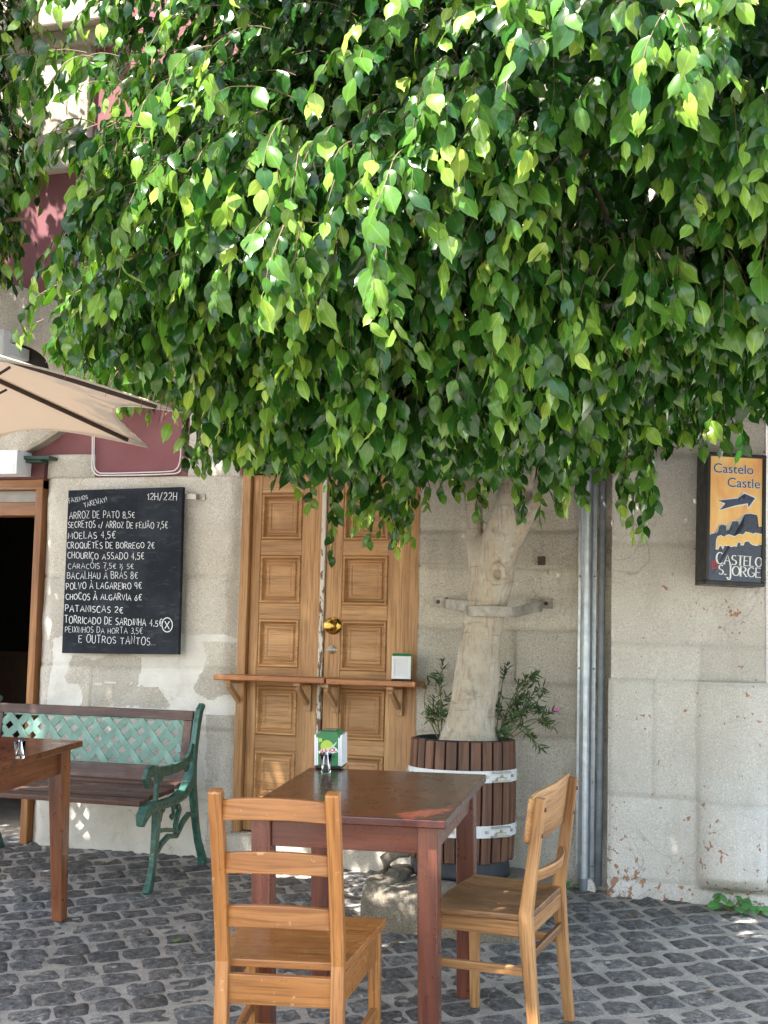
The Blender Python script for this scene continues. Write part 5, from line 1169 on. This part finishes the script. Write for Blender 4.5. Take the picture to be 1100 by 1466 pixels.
M['leaf'] = leaf_mat('ficus leaf', 0.23, 0.2); M['oleander'] = leaf_mat('oleander leaf', 0.2, 0.5); M['weed'] = leaf_mat('weed leaf', 0.3, 0.55)
FICUS = ([0, .08, .22, .40, .58, .73, .84, .92, 1.0], [.06, .46, .84, 1.0, .95, .68, .32, .10, .02])
FICUS_LO = ([0, .3, .62, 1.0], [.06, .97, .82, .03])
LANCE = ([0, .3, .65, 1.0], [.15, .9, .85, .05])
ROUND = ([0, .15, .4, .7, .92, 1.0], [.1, .6, 1.0, .95, .5, .1])
def nrm(a): return a/np.maximum(np.linalg.norm(a, axis=-1, keepdims=True), 1e-9)
def leaves(name, P, D, N, L, Wd, colr, mat, parent, prof=FICUS, curl=0.32, fold=0.25, rng=RNG):
    n = len(P); D = nrm(D); N = nrm(N-D*(N*D).sum(-1, keepdims=True)); S = np.cross(D, N)
    ts, ws = np.array(prof[0]), np.array(prof[1]); k = len(ts); xs = np.array([-1.0, 0.0, 1.0])
    cu = (curl*rng.uniform(0.2, 1.9, n))[:, None, None]; fo = (fold*rng.uniform(-1.9, 1.2, n))[:, None, None]
    tw = rng.uniform(-0.28, 0.28, n)[:, None, None]; ph = rng.uniform(0, 6.28, n)[:, None, None]; bend = rng.uniform(-0.2, 0.2, n)[:, None, None]
    T = ts[None, :, None]; X = xs[None, None, :]*ws[None, :, None]
    l = L[:, None, None]; w = Wd[:, None, None]
    along = T*l*np.ones_like(X); side = X*w+bend*l*T*T
    up = fo*np.abs(X)*w-cu*l*T*T+tw*X*w*T+0.16*w*np.sin(ph+T*9+X*2)*np.abs(X)
    V = P[:, None, None, :]+D[:, None, None, :]*along[..., None]+S[:, None, None, :]*side[..., None]+N[:, None, None, :]*up[..., None]
    m = k*3; q = np.array([(j*3+i, j*3+i+1, (j+1)*3+i+1, (j+1)*3+i) for j in range(k-1) for i in range(2)])
    Q = (q[None]+(np.arange(n)*m)[:, None, None]).reshape(-1, 4)
    C = np.ones((n, m, 4), 'f'); C[:, :, :3] = colr[:, None, :]
    tipy = np.repeat(ts, 3)[None, :]; C[:, :, :3] *= (1+0.12*(tipy-0.4))[..., None]
    UV = np.stack([np.broadcast_to(X, (n, k, 3)), np.broadcast_to(T, (n, k, 3)), np.zeros((n, k, 3))], -1).reshape(-1, 3)
    return raw_mesh(name, V.reshape(-1, 3), Q, mat, parent, smooth=True, attrs=[('lcol', 'FLOAT_COLOR', C.reshape(-1, 4)), ('luv', 'FLOAT_VECTOR', UV)])
DARK = np.array(lin((38, 76, 28))); MIDG = np.array(lin((74, 114, 42))); YOUNG = np.array(lin((114, 150, 60))); PALE = np.array(lin((150, 176, 76)))
def twig_mesh(name, strands, r, mat, parent):
    Vs, Qs = [], []; c = 0
    for S in strands:
        n = len(S); d = np.gradient(S, axis=0); d = nrm(d); a = nrm(np.cross(d, np.array([0.3, 0.2, 0.93]))); b = np.cross(d, a)
        rr = np.linspace(r, r*0.4, n)[:, None]
        ring_ = np.stack([S+a*rr, S+(-0.5*a+0.866*b)*rr, S+(-0.5*a-0.866*b)*rr], 1)
        Vs.append(ring_.reshape(-1, 3)); j = np.arange(n-1)
        for i in range(3): Qs.append(np.stack([c+j*3+i, c+j*3+(i+1) % 3, c+(j+1)*3+(i+1) % 3, c+(j+1)*3+i], 1))
        c += n*3
    return raw_mesh(name, np.concatenate(Vs), np.concatenate(Qs), mat, parent, smooth=True)
def bark_mat():
    t = NT('pale ficus bark'); p = t.geo(); n = t.noise(p, 7.0, 6, 0.65); f = t.noise(t.mapping(p, (70, 70, 12)), 1.0, 4, 0.65); s_ = t.noise(t.mapping(p, (9, 9, 2.2)), 1.0, 4, 0.6)
    c = t.mix(t.ramp(n, [(0.32, 0.0), (0.68, 1.0)]), lin((158, 144, 124)), lin((192, 180, 162)))
    c = t.mix(t.ramp(s_, [(0.45, 0.0), (0.7, 0.55)]), c, lin((176, 176, 168))); c = t.mix(t.ramp(f, [(0.34, 0.5), (0.46, 0.0)]), c, lin((124, 106, 86)))
    c = t.mix(t.ramp(t.noise(p, 13.0, 3), [(0.60, 0.0), (0.72, 0.55)]), c, lin((116, 98, 78)))
    vs_ = t.noise(t.mapping(p, (26, 26, 3.0)), 1.0, 5, 0.7); c = t.mix(t.ramp(vs_, [(0.30, 0.65), (0.43, 0.0)]), c, lin((112, 96, 76)))
    rg = t.noise(t.mapping(p, (5, 5, 60)), 1.0, 3, 0.6, 0.5); c = t.mix(t.ramp(rg, [(0.33, 0.5), (0.40, 0.0)]), c, lin((126, 108, 88)))
    lich = t.noise(p, 21.0, 4, 0.7); c = t.mix(t.ramp(lich, [(0.60, 0.0), (0.66, 0.5)]), c, lin((196, 194, 184)))
    t.color(c); t.rough(0.85); t.bump(t.mix(0.4, f, vs_), 0.8, 0.012); return t.m
M['bark'] = bark_mat(); M['twig'] = plain('brown twig', lin((112, 92, 70)), 0.7, 0, 0.3, 40); M['green_twig'] = plain('green shoot', lin((112, 120, 70)), 0.6, 0, 0.3, 40)

tree = thing('ficus_tree', 'weeping fig tree with a pale trunk in the barrel and a huge glossy hanging crown', 'tree', (bx_, by_, zbot+Hb-0.04))
loc0 = np.array(tree.location)
def T(px, py, Y=-0.36): return np.array(W(px, py, Y))-loc0
k = MB()
def smooth_path(P, n=6):
    P = [Vector(p) for p in P]; out = []
    for i in range(len(P)-1):
        p0, p1, p2, p3 = P[max(i-1, 0)], P[i], P[i+1], P[min(i+2, len(P)-1)]
        for q in range(n):
            t_ = q/n; out.append(0.5*((2*p1)+(p2-p0)*t_+(2*p0-5*p1+4*p2-p3)*t_*t_+(3*p1-p0-3*p2+p3)*t_**3))
    return out+[P[-1]]
def limb(mb, pts, rad, seg=16):
    S = smooth_path(pts, 6); rr = np.interp(np.linspace(0, len(pts)-1, len(S)), range(len(pts)), rad); mb.tube(S, 1.0, seg, scales=list(rr))
limb(k, [T(672, 1090), T(672, 1066), T(674, 1045), T(678, 1012), T(684, 955), T(694, 880), T(702, 835), T(711, 790, -0.38), T(724, 755, -0.41), T(736, 715, -0.43), T(744, 660, -0.46), T(745, 600, -0.5)], [0.165, 0.142, 0.118, 0.104, 0.096, 0.086, 0.092, 0.088, 0.078, 0.076, 0.076, 0.07], 24)
limb(k, [T(690, 870, -0.38), T(684, 815, -0.38), T(680, 760, -0.36), T(677, 700, -0.36), T(670, 640, -0.42), T(640, 570, -0.7)], [0.03, 0.048, 0.040, 0.036, 0.036, 0.034])
limb(k, [T(730, 770, -0.40), T(752, 738, -0.43), T(768, 722, -0.46), T(778, 713, -0.48)], [0.06, 0.048, 0.040, 0.036], 12)
kp = T(712, 822, -0.47)
k.tube([(kp[0]+0.030*math.cos(a), kp[1]+0.008, kp[2]+0.036*math.sin(a)) for a in np.linspace(0, 2*math.pi, 18)[:-1]], 0.013, 8, closed=True)
kp = T(693, 782, -0.46); k.tube([(kp[0]+0.010*math.cos(a), kp[1]+0.012, kp[2]+0.016*math.sin(a)) for a in np.linspace(0, 2*math.pi, 12)[:-1]], 0.007, 6, closed=True)
tr_o = k.build('trunk', M['bark'], tree)
rm = tr_o.modifiers.new('blend', 'REMESH'); rm.mode = 'VOXEL'; rm.voxel_size = 0.009; rm.use_smooth_shade = True
for (nm_, sz, stg) in (('bark lumps', 0.22, 0.028), ('bark knots', 0.07, 0.014)):
    tx_ = bpy.data.textures.new(nm_, 'CLOUDS'); tx_.noise_scale = sz; tx_.noise_depth = 2
    dm = tr_o.modifiers.new(nm_, 'DISPLACE'); dm.texture = tx_; dm.strength = stg; dm.mid_level = 0.5; dm.texture_coords = 'LOCAL'
sm_ = tr_o.modifiers.new('soften', 'SMOOTH'); sm_.iterations = 2; sm_.factor = 0.5
# main limbs inside the crown
CC = np.array([1.07, -1.5, 2.50]); CR = np.array([2.0, 1.85, 2.1])
fork = T(745, 600, -0.5)
limbs_mb = []
for (a, el, l) in ((200, 35, 1.9), (240, 28, 1.9), (275, 30, 2.1), (310, 26, 2.1), (345, 32, 1.9), (255, 62, 1.7), (300, 60, 1.8), (180, 55, 1.5), (20, 50, 1.2), (250, 20, 1.3)):
    k = MB(); d = np.array([math.cos(R(a))*math.cos(R(el)), math.sin(R(a))*math.cos(R(el)), math.sin(R(el))]); p = fork+np.array([0, -0.02, -0.12]); pts = [p]
    for q in range(5):
        p = p+d*l/5+RNG.normal(0, 0.05, 3); d = nrm(d+np.array([0, 0, -0.10])); pts.append(p)
    limb(k, pts, [0.05, 0.042, 0.034, 0.026, 0.018, 0.010], 10)
    for q in range(3):
        p = pts[2+q]; d2 = nrm(d+RNG.normal(0, 0.7, 3)); limb(k, [p, p+d2*0.3, p+d2*0.55+np.array([0, 0, -0.06])], [0.018, 0.012, 0.006], 7)
    k.build('branch', M['twig'], tree)

PAR = bpy.data.objects['parasol'].location.copy()
def strand(p, d, n, step, grav, rng):
    pts = [p]; d = nrm(d)
    for i in range(n):
        d = nrm(d+np.array([0, 0, -grav])+rng.normal(0, 0.07, 3)); p = p+d*step; pts.append(p)
    return np.array(pts)
def crown(cc, cr, nstr, parent, off, leafL=0.082, seeds=(), void=(), rng=RNG, keep_front=True, wall=-0.04, lump=0.26, nm='crown', zmin=None, cr_low=None):
    hub, left = None, 0
    hi, lo, strands = [], [], []
    start = []
    tries = 0
    while len(start) < nstr and tries < nstr*12:
        tries += 1
        d = nrm(rng.normal(0, 1, 3))
        w_ = 1.0
        if d[2] > 0.45: w_ *= 0.85
        if rng.uniform() > w_: continue
        lum = 1+lump*(2*fbm((d*2.3+7.1)[None], 3, 5)[0]-1)*1.5
        sh = 1-0.5*rng.uniform()**1.5
        crz = cr if (cr_low is None or d[2] > 0) else np.array([cr[0], cr[1], cr_low])
        if nstr > 1000 and hub is not None and left > 0 and rng.uniform() < 0.8:
            d = nrm(hub[0]+rng.normal(0, 0.05, 3)); sh = hub[1]*rng.uniform(0.93, 1.03); crz = hub[3]; p = cc+d*crz*hub[2]*sh; left -= 1
        else:
            if cr_low is not None and d[2] > 0: lum = lum/((np.abs(d)**2.7).sum()**(1/2.7))
            p = cc+d*crz*lum*sh; hub = (d, sh, lum, crz); left = int(rng.integers(3, 9))
        if p[1] > wall-0.1: continue
        if any(np.linalg.norm((p-v[0])-max(0, np.dot(p-v[0], v[2]))*v[2]) < v[1] and np.dot(p-v[0], v[2]) < v[3] for v in void): continue
        start.append((p, d, sh))
    for (p, d, n, g_) in seeds: start.append((np.array(p), np.array(d), None if n is None else ('n', n, g_)))
    for (p, d, sh) in start:
        o = nrm(d/(cr if (cr_low is None or d[2] > 0) else np.array([cr[0], cr[1], cr_low])))
        if isinstance(sh, tuple): n, grav = sh[1], sh[2]; dd = o
        else:
            n = int(rng.integers(5, 12)); grav = rng.uniform(0.08, 0.36)
            dd = nrm(o*np.array([1, 1, 0.5])+np.array([0, 0, 0.25 if o[2] > -0.2 else -0.2])+rng.normal(0, 0.25, 3))
        step = leafL*rng.uniform(0.36, 0.46)
        S = strand(p, dd, n, step, grav, rng); last = n
        shf = sh if not isinstance(sh, tuple) else 0.9
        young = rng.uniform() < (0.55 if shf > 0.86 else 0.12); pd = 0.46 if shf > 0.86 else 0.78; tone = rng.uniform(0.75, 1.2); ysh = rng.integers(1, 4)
        sidev = nrm(np.cross(S[-1]-S[0]+1e-6, np.array([o[0], o[1], 0.01])))
        far = nstr > 1000 and ((o[2] > 0.6) or (o[1] > 0.55 and o[2] > 0))
        for i in range(1, n+1):
            t = i/n; sg = 1 if i % 2 else -1; sd = nrm(S[i]-S[i-1])
            ax = sd*0.35+sidev*sg*rng.uniform(0.3, 0.75)+np.array([0, 0, -1])*rng.uniform(0.55, 1.1)+o*np.array([1, 1, 0.3])*rng.uniform(0.0, 0.5)+rng.normal(0, 0.15, 3)
            nn = np.array([o[0], o[1], max(o[2], 0)*0.6])*rng.uniform(0.5, 1.1)+np.array([0, 0, rng.uniform(0.15, 0.75)])+sidev*sg*rng.uniform(-0.1, 0.5)+rng.normal(0, 0.40, 3)
            L = leafL*rng.uniform(0.62, 1.28)*(1.0 if t < 0.85 else 0.82)
            k = rng.uniform()
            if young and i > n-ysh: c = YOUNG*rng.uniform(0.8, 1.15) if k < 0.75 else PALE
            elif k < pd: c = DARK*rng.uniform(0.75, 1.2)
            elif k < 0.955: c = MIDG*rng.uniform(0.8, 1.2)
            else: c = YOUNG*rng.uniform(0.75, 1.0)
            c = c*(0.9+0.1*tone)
            rec = (S[i]+off*0, ax, nn, L, L*rng.uniform(0.27, 0.35), c)
            if S[i][1] > wall: continue
            if zmin is not None and not isinstance(sh, tuple) and S[i][2] < zmin(S[i])+tone*0.16-0.16: last = i; break
            dp_ = math.hypot(S[i][0]-PAR[0], S[i][1]-PAR[1])
            if dp_ < 1.32 and S[i][2] < 2.28-0.27*dp_+0.02 and S[i][2] > 1.0: continue
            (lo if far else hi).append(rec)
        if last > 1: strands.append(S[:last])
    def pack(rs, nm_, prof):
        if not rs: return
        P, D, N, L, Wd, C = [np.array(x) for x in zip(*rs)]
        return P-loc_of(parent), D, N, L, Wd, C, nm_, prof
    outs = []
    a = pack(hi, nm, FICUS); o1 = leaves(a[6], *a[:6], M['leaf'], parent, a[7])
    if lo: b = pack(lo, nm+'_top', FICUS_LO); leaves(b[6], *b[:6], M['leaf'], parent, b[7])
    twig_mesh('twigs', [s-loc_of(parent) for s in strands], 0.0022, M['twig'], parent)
    return len(hi), len(lo)
def loc_of(o): return np.array(o.location)
def seeds_at(px, py, Y, n, spread, ln, rng=RNG, d=(0, -0.4, -0.5), g_=0.3):
    out = []
    for i in range(n):
        p = np.array(W(px+rng.normal(0, spread[0]), py+rng.normal(0, spread[1]), Y+rng.normal(0, 0.12))); out.append((p, np.array(d)+rng.normal(0, 0.3, 3), int(rng.integers(*ln)), g_))
    return out
seeds = []
seeds += seeds_at(535, 640, -0.55, 34, (38, 22), (7, 13)); seeds += seeds_at(575, 700, -0.5, 5, (8, 14), (7, 10)); seeds += seeds_at(572, 735, -0.5, 2, (3, 5), (5, 7))
seeds += seeds_at(430, 610, -0.6, 14, (50, 18), (5, 9)); seeds += seeds_at(281, 588, -0.7, 5, (9, 12), (6, 9)); seeds += seeds_at(284, 640, -0.7, 1, (2, 4), (4, 5))
seeds += seeds_at(905, 645, -1.0, 8, (16, 16), (6, 10)); seeds += seeds_at(925, 665, -1.0, 1, (3, 4), (10, 11)); seeds += seeds_at(1015, 590, -1.0, 8, (22, 10), (4, 7))
seeds += seeds_at(800, 640, -0.8, 16, (40, 18), (5, 10)); seeds += seeds_at(690, 630, -0.65, 12, (30, 20), (5, 9))
seeds += seeds_at(170, 300, -1.3, 12, (14, 60), (6, 10), d=(-0.6, -0.3, -0.1)); seeds += seeds_at(135, 400, -1.3, 8, (12, 22), (6, 10), d=(-0.5, -0.3, -0.2)); seeds += seeds_at(150, 470, -1.2, 10, (22, 20), (6, 11))
seeds += seeds_at(215, 520, -1.1, 14, (26, 16), (6, 10)); seeds += seeds_at(215, 80, -1.3, 10, (25, 45), (6, 10), d=(-0.5, -0.3, 0.2))
vdir = nrm(np.array([-0.25, 0.95, 0.1]))
voids = [(np.array(W(900, 215, -2.9)), 0.16, vdir, 0.30), (np.array(W(1020, 280, -2.8)), 0.11, vdir, 0.30), (np.array(W(800, 170, -2.9)), 0.08, vdir, 0.30), (np.array(W(640, 90, -2.9)), 0.09, vdir, 0.3)]
NSTR = 17500
print('leaves', crown(CC, CR, NSTR, tree, loc0, 0.066, seeds, voids, cr_low=0.80, zmin=lambda p: 1.70+0.19*min(1, max(0, (p[1]+1.7)/0.6))+max(0, -0.40-p[0])*0.55+min(0.22, 0.5*max(0, p[0]-0.75))))

# a second fig tree, its trunk just outside the left edge
t2c = np.array(W(-75, 225, -0.85))
tree2 = thing('ficus_tree', 'second smaller leafy tree whose branches hang in at the upper left edge', 'tree', (t2c[0]-0.25, -0.62, gz(0, -0.62)))
k = MB(); limb(k, [(0, 0, -0.05), (0.02, 0, 0.8), (-0.02, -0.02, 1.7), (0.10, -0.1, 2.5), (0.25, -0.2, 3.1)], [0.09, 0.07, 0.06, 0.045, 0.02], 14); k.build('trunk', M['bark'], tree2)
k = MB(); limb(k, [(0.0, -0.03, 2.0), (0.22, -0.15, 2.6), (0.5, -0.25, 3.0), (0.75, -0.28, 3.05)], [0.04, 0.03, 0.018, 0.006], 8); k.build('branch', M['twig'], tree2)
k = MB(); limb(k, [(0.08, -0.09, 2.4), (0.2, -0.25, 3.4), (0.6, -0.4, 4.3), (1.1, -0.5, 4.8)], [0.05, 0.04, 0.03, 0.01], 8); k.build('branch', M['twig'], tree2)
rng2 = np.random.default_rng(5)
s2 = seeds_at(-32, 150, -0.95, 7, (10, 40), (5, 9), rng2, (0.7, -0.3, 0.0)); s2 += seeds_at(-18, 310, -0.9, 7, (10, 30), (6, 10), rng2, (0.3, -0.3, -0.5))
print(crown(t2c, np.array([0.27, 0.34, 0.72]), 130, tree2, 0, 0.078, s2, rng=rng2, lump=0.2))
print(crown(np.array([-2.85, -1.25, 3.7]), np.array([0.80, 0.90, 1.25]), 1700, tree2, 0, 0.085, rng=rng2, lump=0.15))  # mostly unseen crown mass, added to shade the left wall
print(crown(np.array([-1.95, -1.5, 4.95]), np.array([1.0, 0.75, 0.5]), 1900, tree2, 0, 0.085, rng=rng2, lump=0.1))  # unseen high lobe, added to keep sun flecks off the door

# oleander shoots growing in the barrel behind the trunk
def oleander(label, stems, seed, flower=None):
    rng = np.random.default_rng(seed); base = np.array([bx_, by_+0.08, zbot+Hb-0.05])
    root = thing('oleander', label, 'plant', base); P, D, N, L, Wd, C = [], [], [], [], [], []; S_all = []
    for (tip, bend, nb) in stems:
        tip = np.array(tip); b0 = base+np.array([np.sign(tip[0]-base[0])*0.12, 0.02, 0]); mid = (b0+tip)/2+np.array(bend); pts = [np.array(p) for p in smooth_path([b0, mid, tip], 7)]; S_all.append(np.array(pts)-base)
        ends = [(np.array(pts[-1]), nrm(np.array(pts[-1])-np.array(pts[-3])))]
        for q in range(nb):
            i = int(rng.integers(5, len(pts)-1)); d = nrm(nrm(np.array(pts[i+1 if i+1 < len(pts) else i])-np.array(pts[i-1]))+rng.normal(0, 0.75, 3)); l = rng.uniform(0.05, 0.13); e = pts[i]+d*l
            if e[1] > -0.04: e[1] = -0.05
            S_all.append(np.array([pts[i], (pts[i]+e)/2+rng.normal(0, 0.006, 3), e])-base); ends.append((e, d))
        for (e, d) in ends:
            for rr in range(3):
                for q in range(5):
                    v = rng.normal(0, 1, 3); v = nrm(v-d*np.dot(v, d)); ax = v*rng.uniform(0.6, 1.0)+d*rng.uniform(0.2, 0.9); P.append(e-d*0.018*rr-base); D.append(ax); N.append(d+v*0.2+np.array([0, 0, 0.3])); l = rng.uniform(0.028, 0.050)
                    L.append(l); Wd.append(l*0.11); C.append(np.array(lin((70, 94, 58)))*rng.uniform(0.6, 1.15))
    leaves('foliage', np.array(P), np.array(D), np.array(N), np.array(L), np.array(Wd), np.array(C), M['oleander'], root, LANCE, 0.08, 0.2, rng)
    twig_mesh('stem', S_all, 0.0035, M['green_twig'], root)
    if flower is not None:
        f = np.array(flower)-base; P = np.repeat(f[None], 6, 0); a = np.arange(6)*1.05; D = np.stack([np.cos(a), -0.5+0*a, np.sin(a)], 1); N = np.tile(np.array([[0.1, -1, 0.3]]), (6, 1))
        leaves('flower', P, D, N, np.full(6, 0.014), np.full(6, 0.006), np.tile(np.array(lin((196, 110, 172))), (6, 1)), M['weed'], root, ROUND, 0.1, 0.1, rng)
Yo = -0.24
oleander('bushy oleander with narrow dark leaves in the barrel, right of the trunk', [(W(722, 962, Yo), (0.0, 0.0, 0.04), 3), (W(752, 972, Yo), (0.0, 0, 0.05), 5), (W(742, 1000, Yo-0.05), (0, -0.02, 0.03), 5), (W(768, 1012, Yo), (0.02, 0, 0.05), 4), (W(783, 1035, Yo), (0.03, 0, 0.07), 3), (W(790, 1018, Yo), (0.04, 0, 0.03), 1), (W(725, 1030, Yo-0.05), (0, 0, 0.02), 5), (W(752, 1042, Yo-0.08), (0.03, 0, 0.06), 5), (W(765, 990, Yo+0.03), (0.02, 0, 0.03), 3)], 3, W(797, 1016, Yo))
oleander('thin oleander shoot in the barrel, left of the trunk', [(W(634, 948, Yo), (-0.01, 0, 0), 2), (W(613, 976, Yo), (-0.05, 0, 0.03), 2), (W(630, 985, Yo), (-0.02, 0, 0), 2), (W(634, 1012, Yo-0.03), (-0.02, 0, 0), 3), (W(622, 1000, Yo), (-0.03, 0, 0), 2)], 9)

def weed(label, px, py, Y, n, size, seed):
    rng = np.random.default_rng(seed); p = np.array(W(px, py, Y)); p[2] = gz(0, Y)+0.0; root = thing('weed', label, 'weed', p, 0, 'weeds at the wall foot')
    P, D, N, L, C, S = [], [], [], [], [], []
    for i in range(n):
        a = rng.uniform(math.pi*0.9, math.pi*2.1); h = rng.uniform(0.25, 1.0)*size; e = np.array([math.cos(a)*size*rng.uniform(0.2, 0.75), math.sin(a)*size*0.45, h]); S.append(np.array([[0, 0, 0], e*0.5+np.array([0, 0, 0.01]), e]))
        P.append(e); D.append(np.array([math.cos(a), math.sin(a)*0.6-0.2, rng.uniform(-0.4, 0.35)])); N.append(np.array([0, -0.35, 1.0])+rng.normal(0, 0.25, 3)); L.append(size*rng.uniform(0.4, 0.62)); C.append(np.array(lin((92, 146, 84)))*rng.uniform(0.7, 1.15))
    L = np.array(L); leaves('leaf_rosette', np.array(P), np.array(D), np.array(N), L, L*0.42, np.array(C), M['weed'], root, ROUND, 0.2, 0.2, rng); twig_mesh('stem', S, 0.0018, M['green_twig'], root)
weed('bigger green weed at the foot of the pale pilaster near the right edge', 1046, 1303, -0.19, 16, 0.085, 1)
weed('small green weed at the right edge beside the bigger weed', 1089, 1306, -0.19, 8, 0.062, 2)
weed('low green weed sprig at the wall foot left of the shiny pipe cover', 815, 1290, -0.05, 6, 0.05, 4)
def fallen(px, py, label, yaw, c, L=0.07):
    n_ = Vector((0, -GS, 1)); d = Vector(ray(px, py)); C_ = Vector(CAM); p = C_+d*((0.014-C_.dot(n_))/d.dot(n_))
    rng = np.random.default_rng(int(px)); root_p = np.array(p); o = leaves('fallen_leaf', np.zeros((1, 3)), np.array([[math.cos(yaw), math.sin(yaw), 0.05]]), np.array([[0, -0.05, 1.0]]), np.array([L]), np.array([L*0.28]), np.array([c]), M['leaf'], None, FICUS, -0.06, 0.1, rng)
    o.location = p; tag(o, label, 'leaf', 'fallen leaves on the setts')
fallen(243, 1347, 'fresh green leaf lying on the setts near the honey coloured chair', 0.3, YOUNG)
DRY = np.array(lin((120, 92, 58)))
for (fx, fy, fyaw, fl, lab) in ((806, 1287, 0.4, 0.045, 'curled brown dry leaf at the wall foot left of the shiny pipe cover'), (905, 1312, 2.0, 0.04, 'brown dry leaf in the joint below the pale pilaster'), (968, 1313, 0.2, 0.045, 'dry leaf scrap at the middle of the pilaster foot'),
                                (560, 1352, 1.1, 0.05, 'brown leaf lying in front of the large rough stone'), (150, 1236, 2.6, 0.045, 'dry brown leaf on the setts under the green bench'), (1010, 1420, 0.7, 0.05, 'brown leaf alone on the setts at the lower right')):
    fallen(fx, fy, lab, fyaw, DRY, fl)
fallen(84, 1316, 'small yellowish leaf lying at the foot of the brown table leg', 0.9, PALE, 0.05)
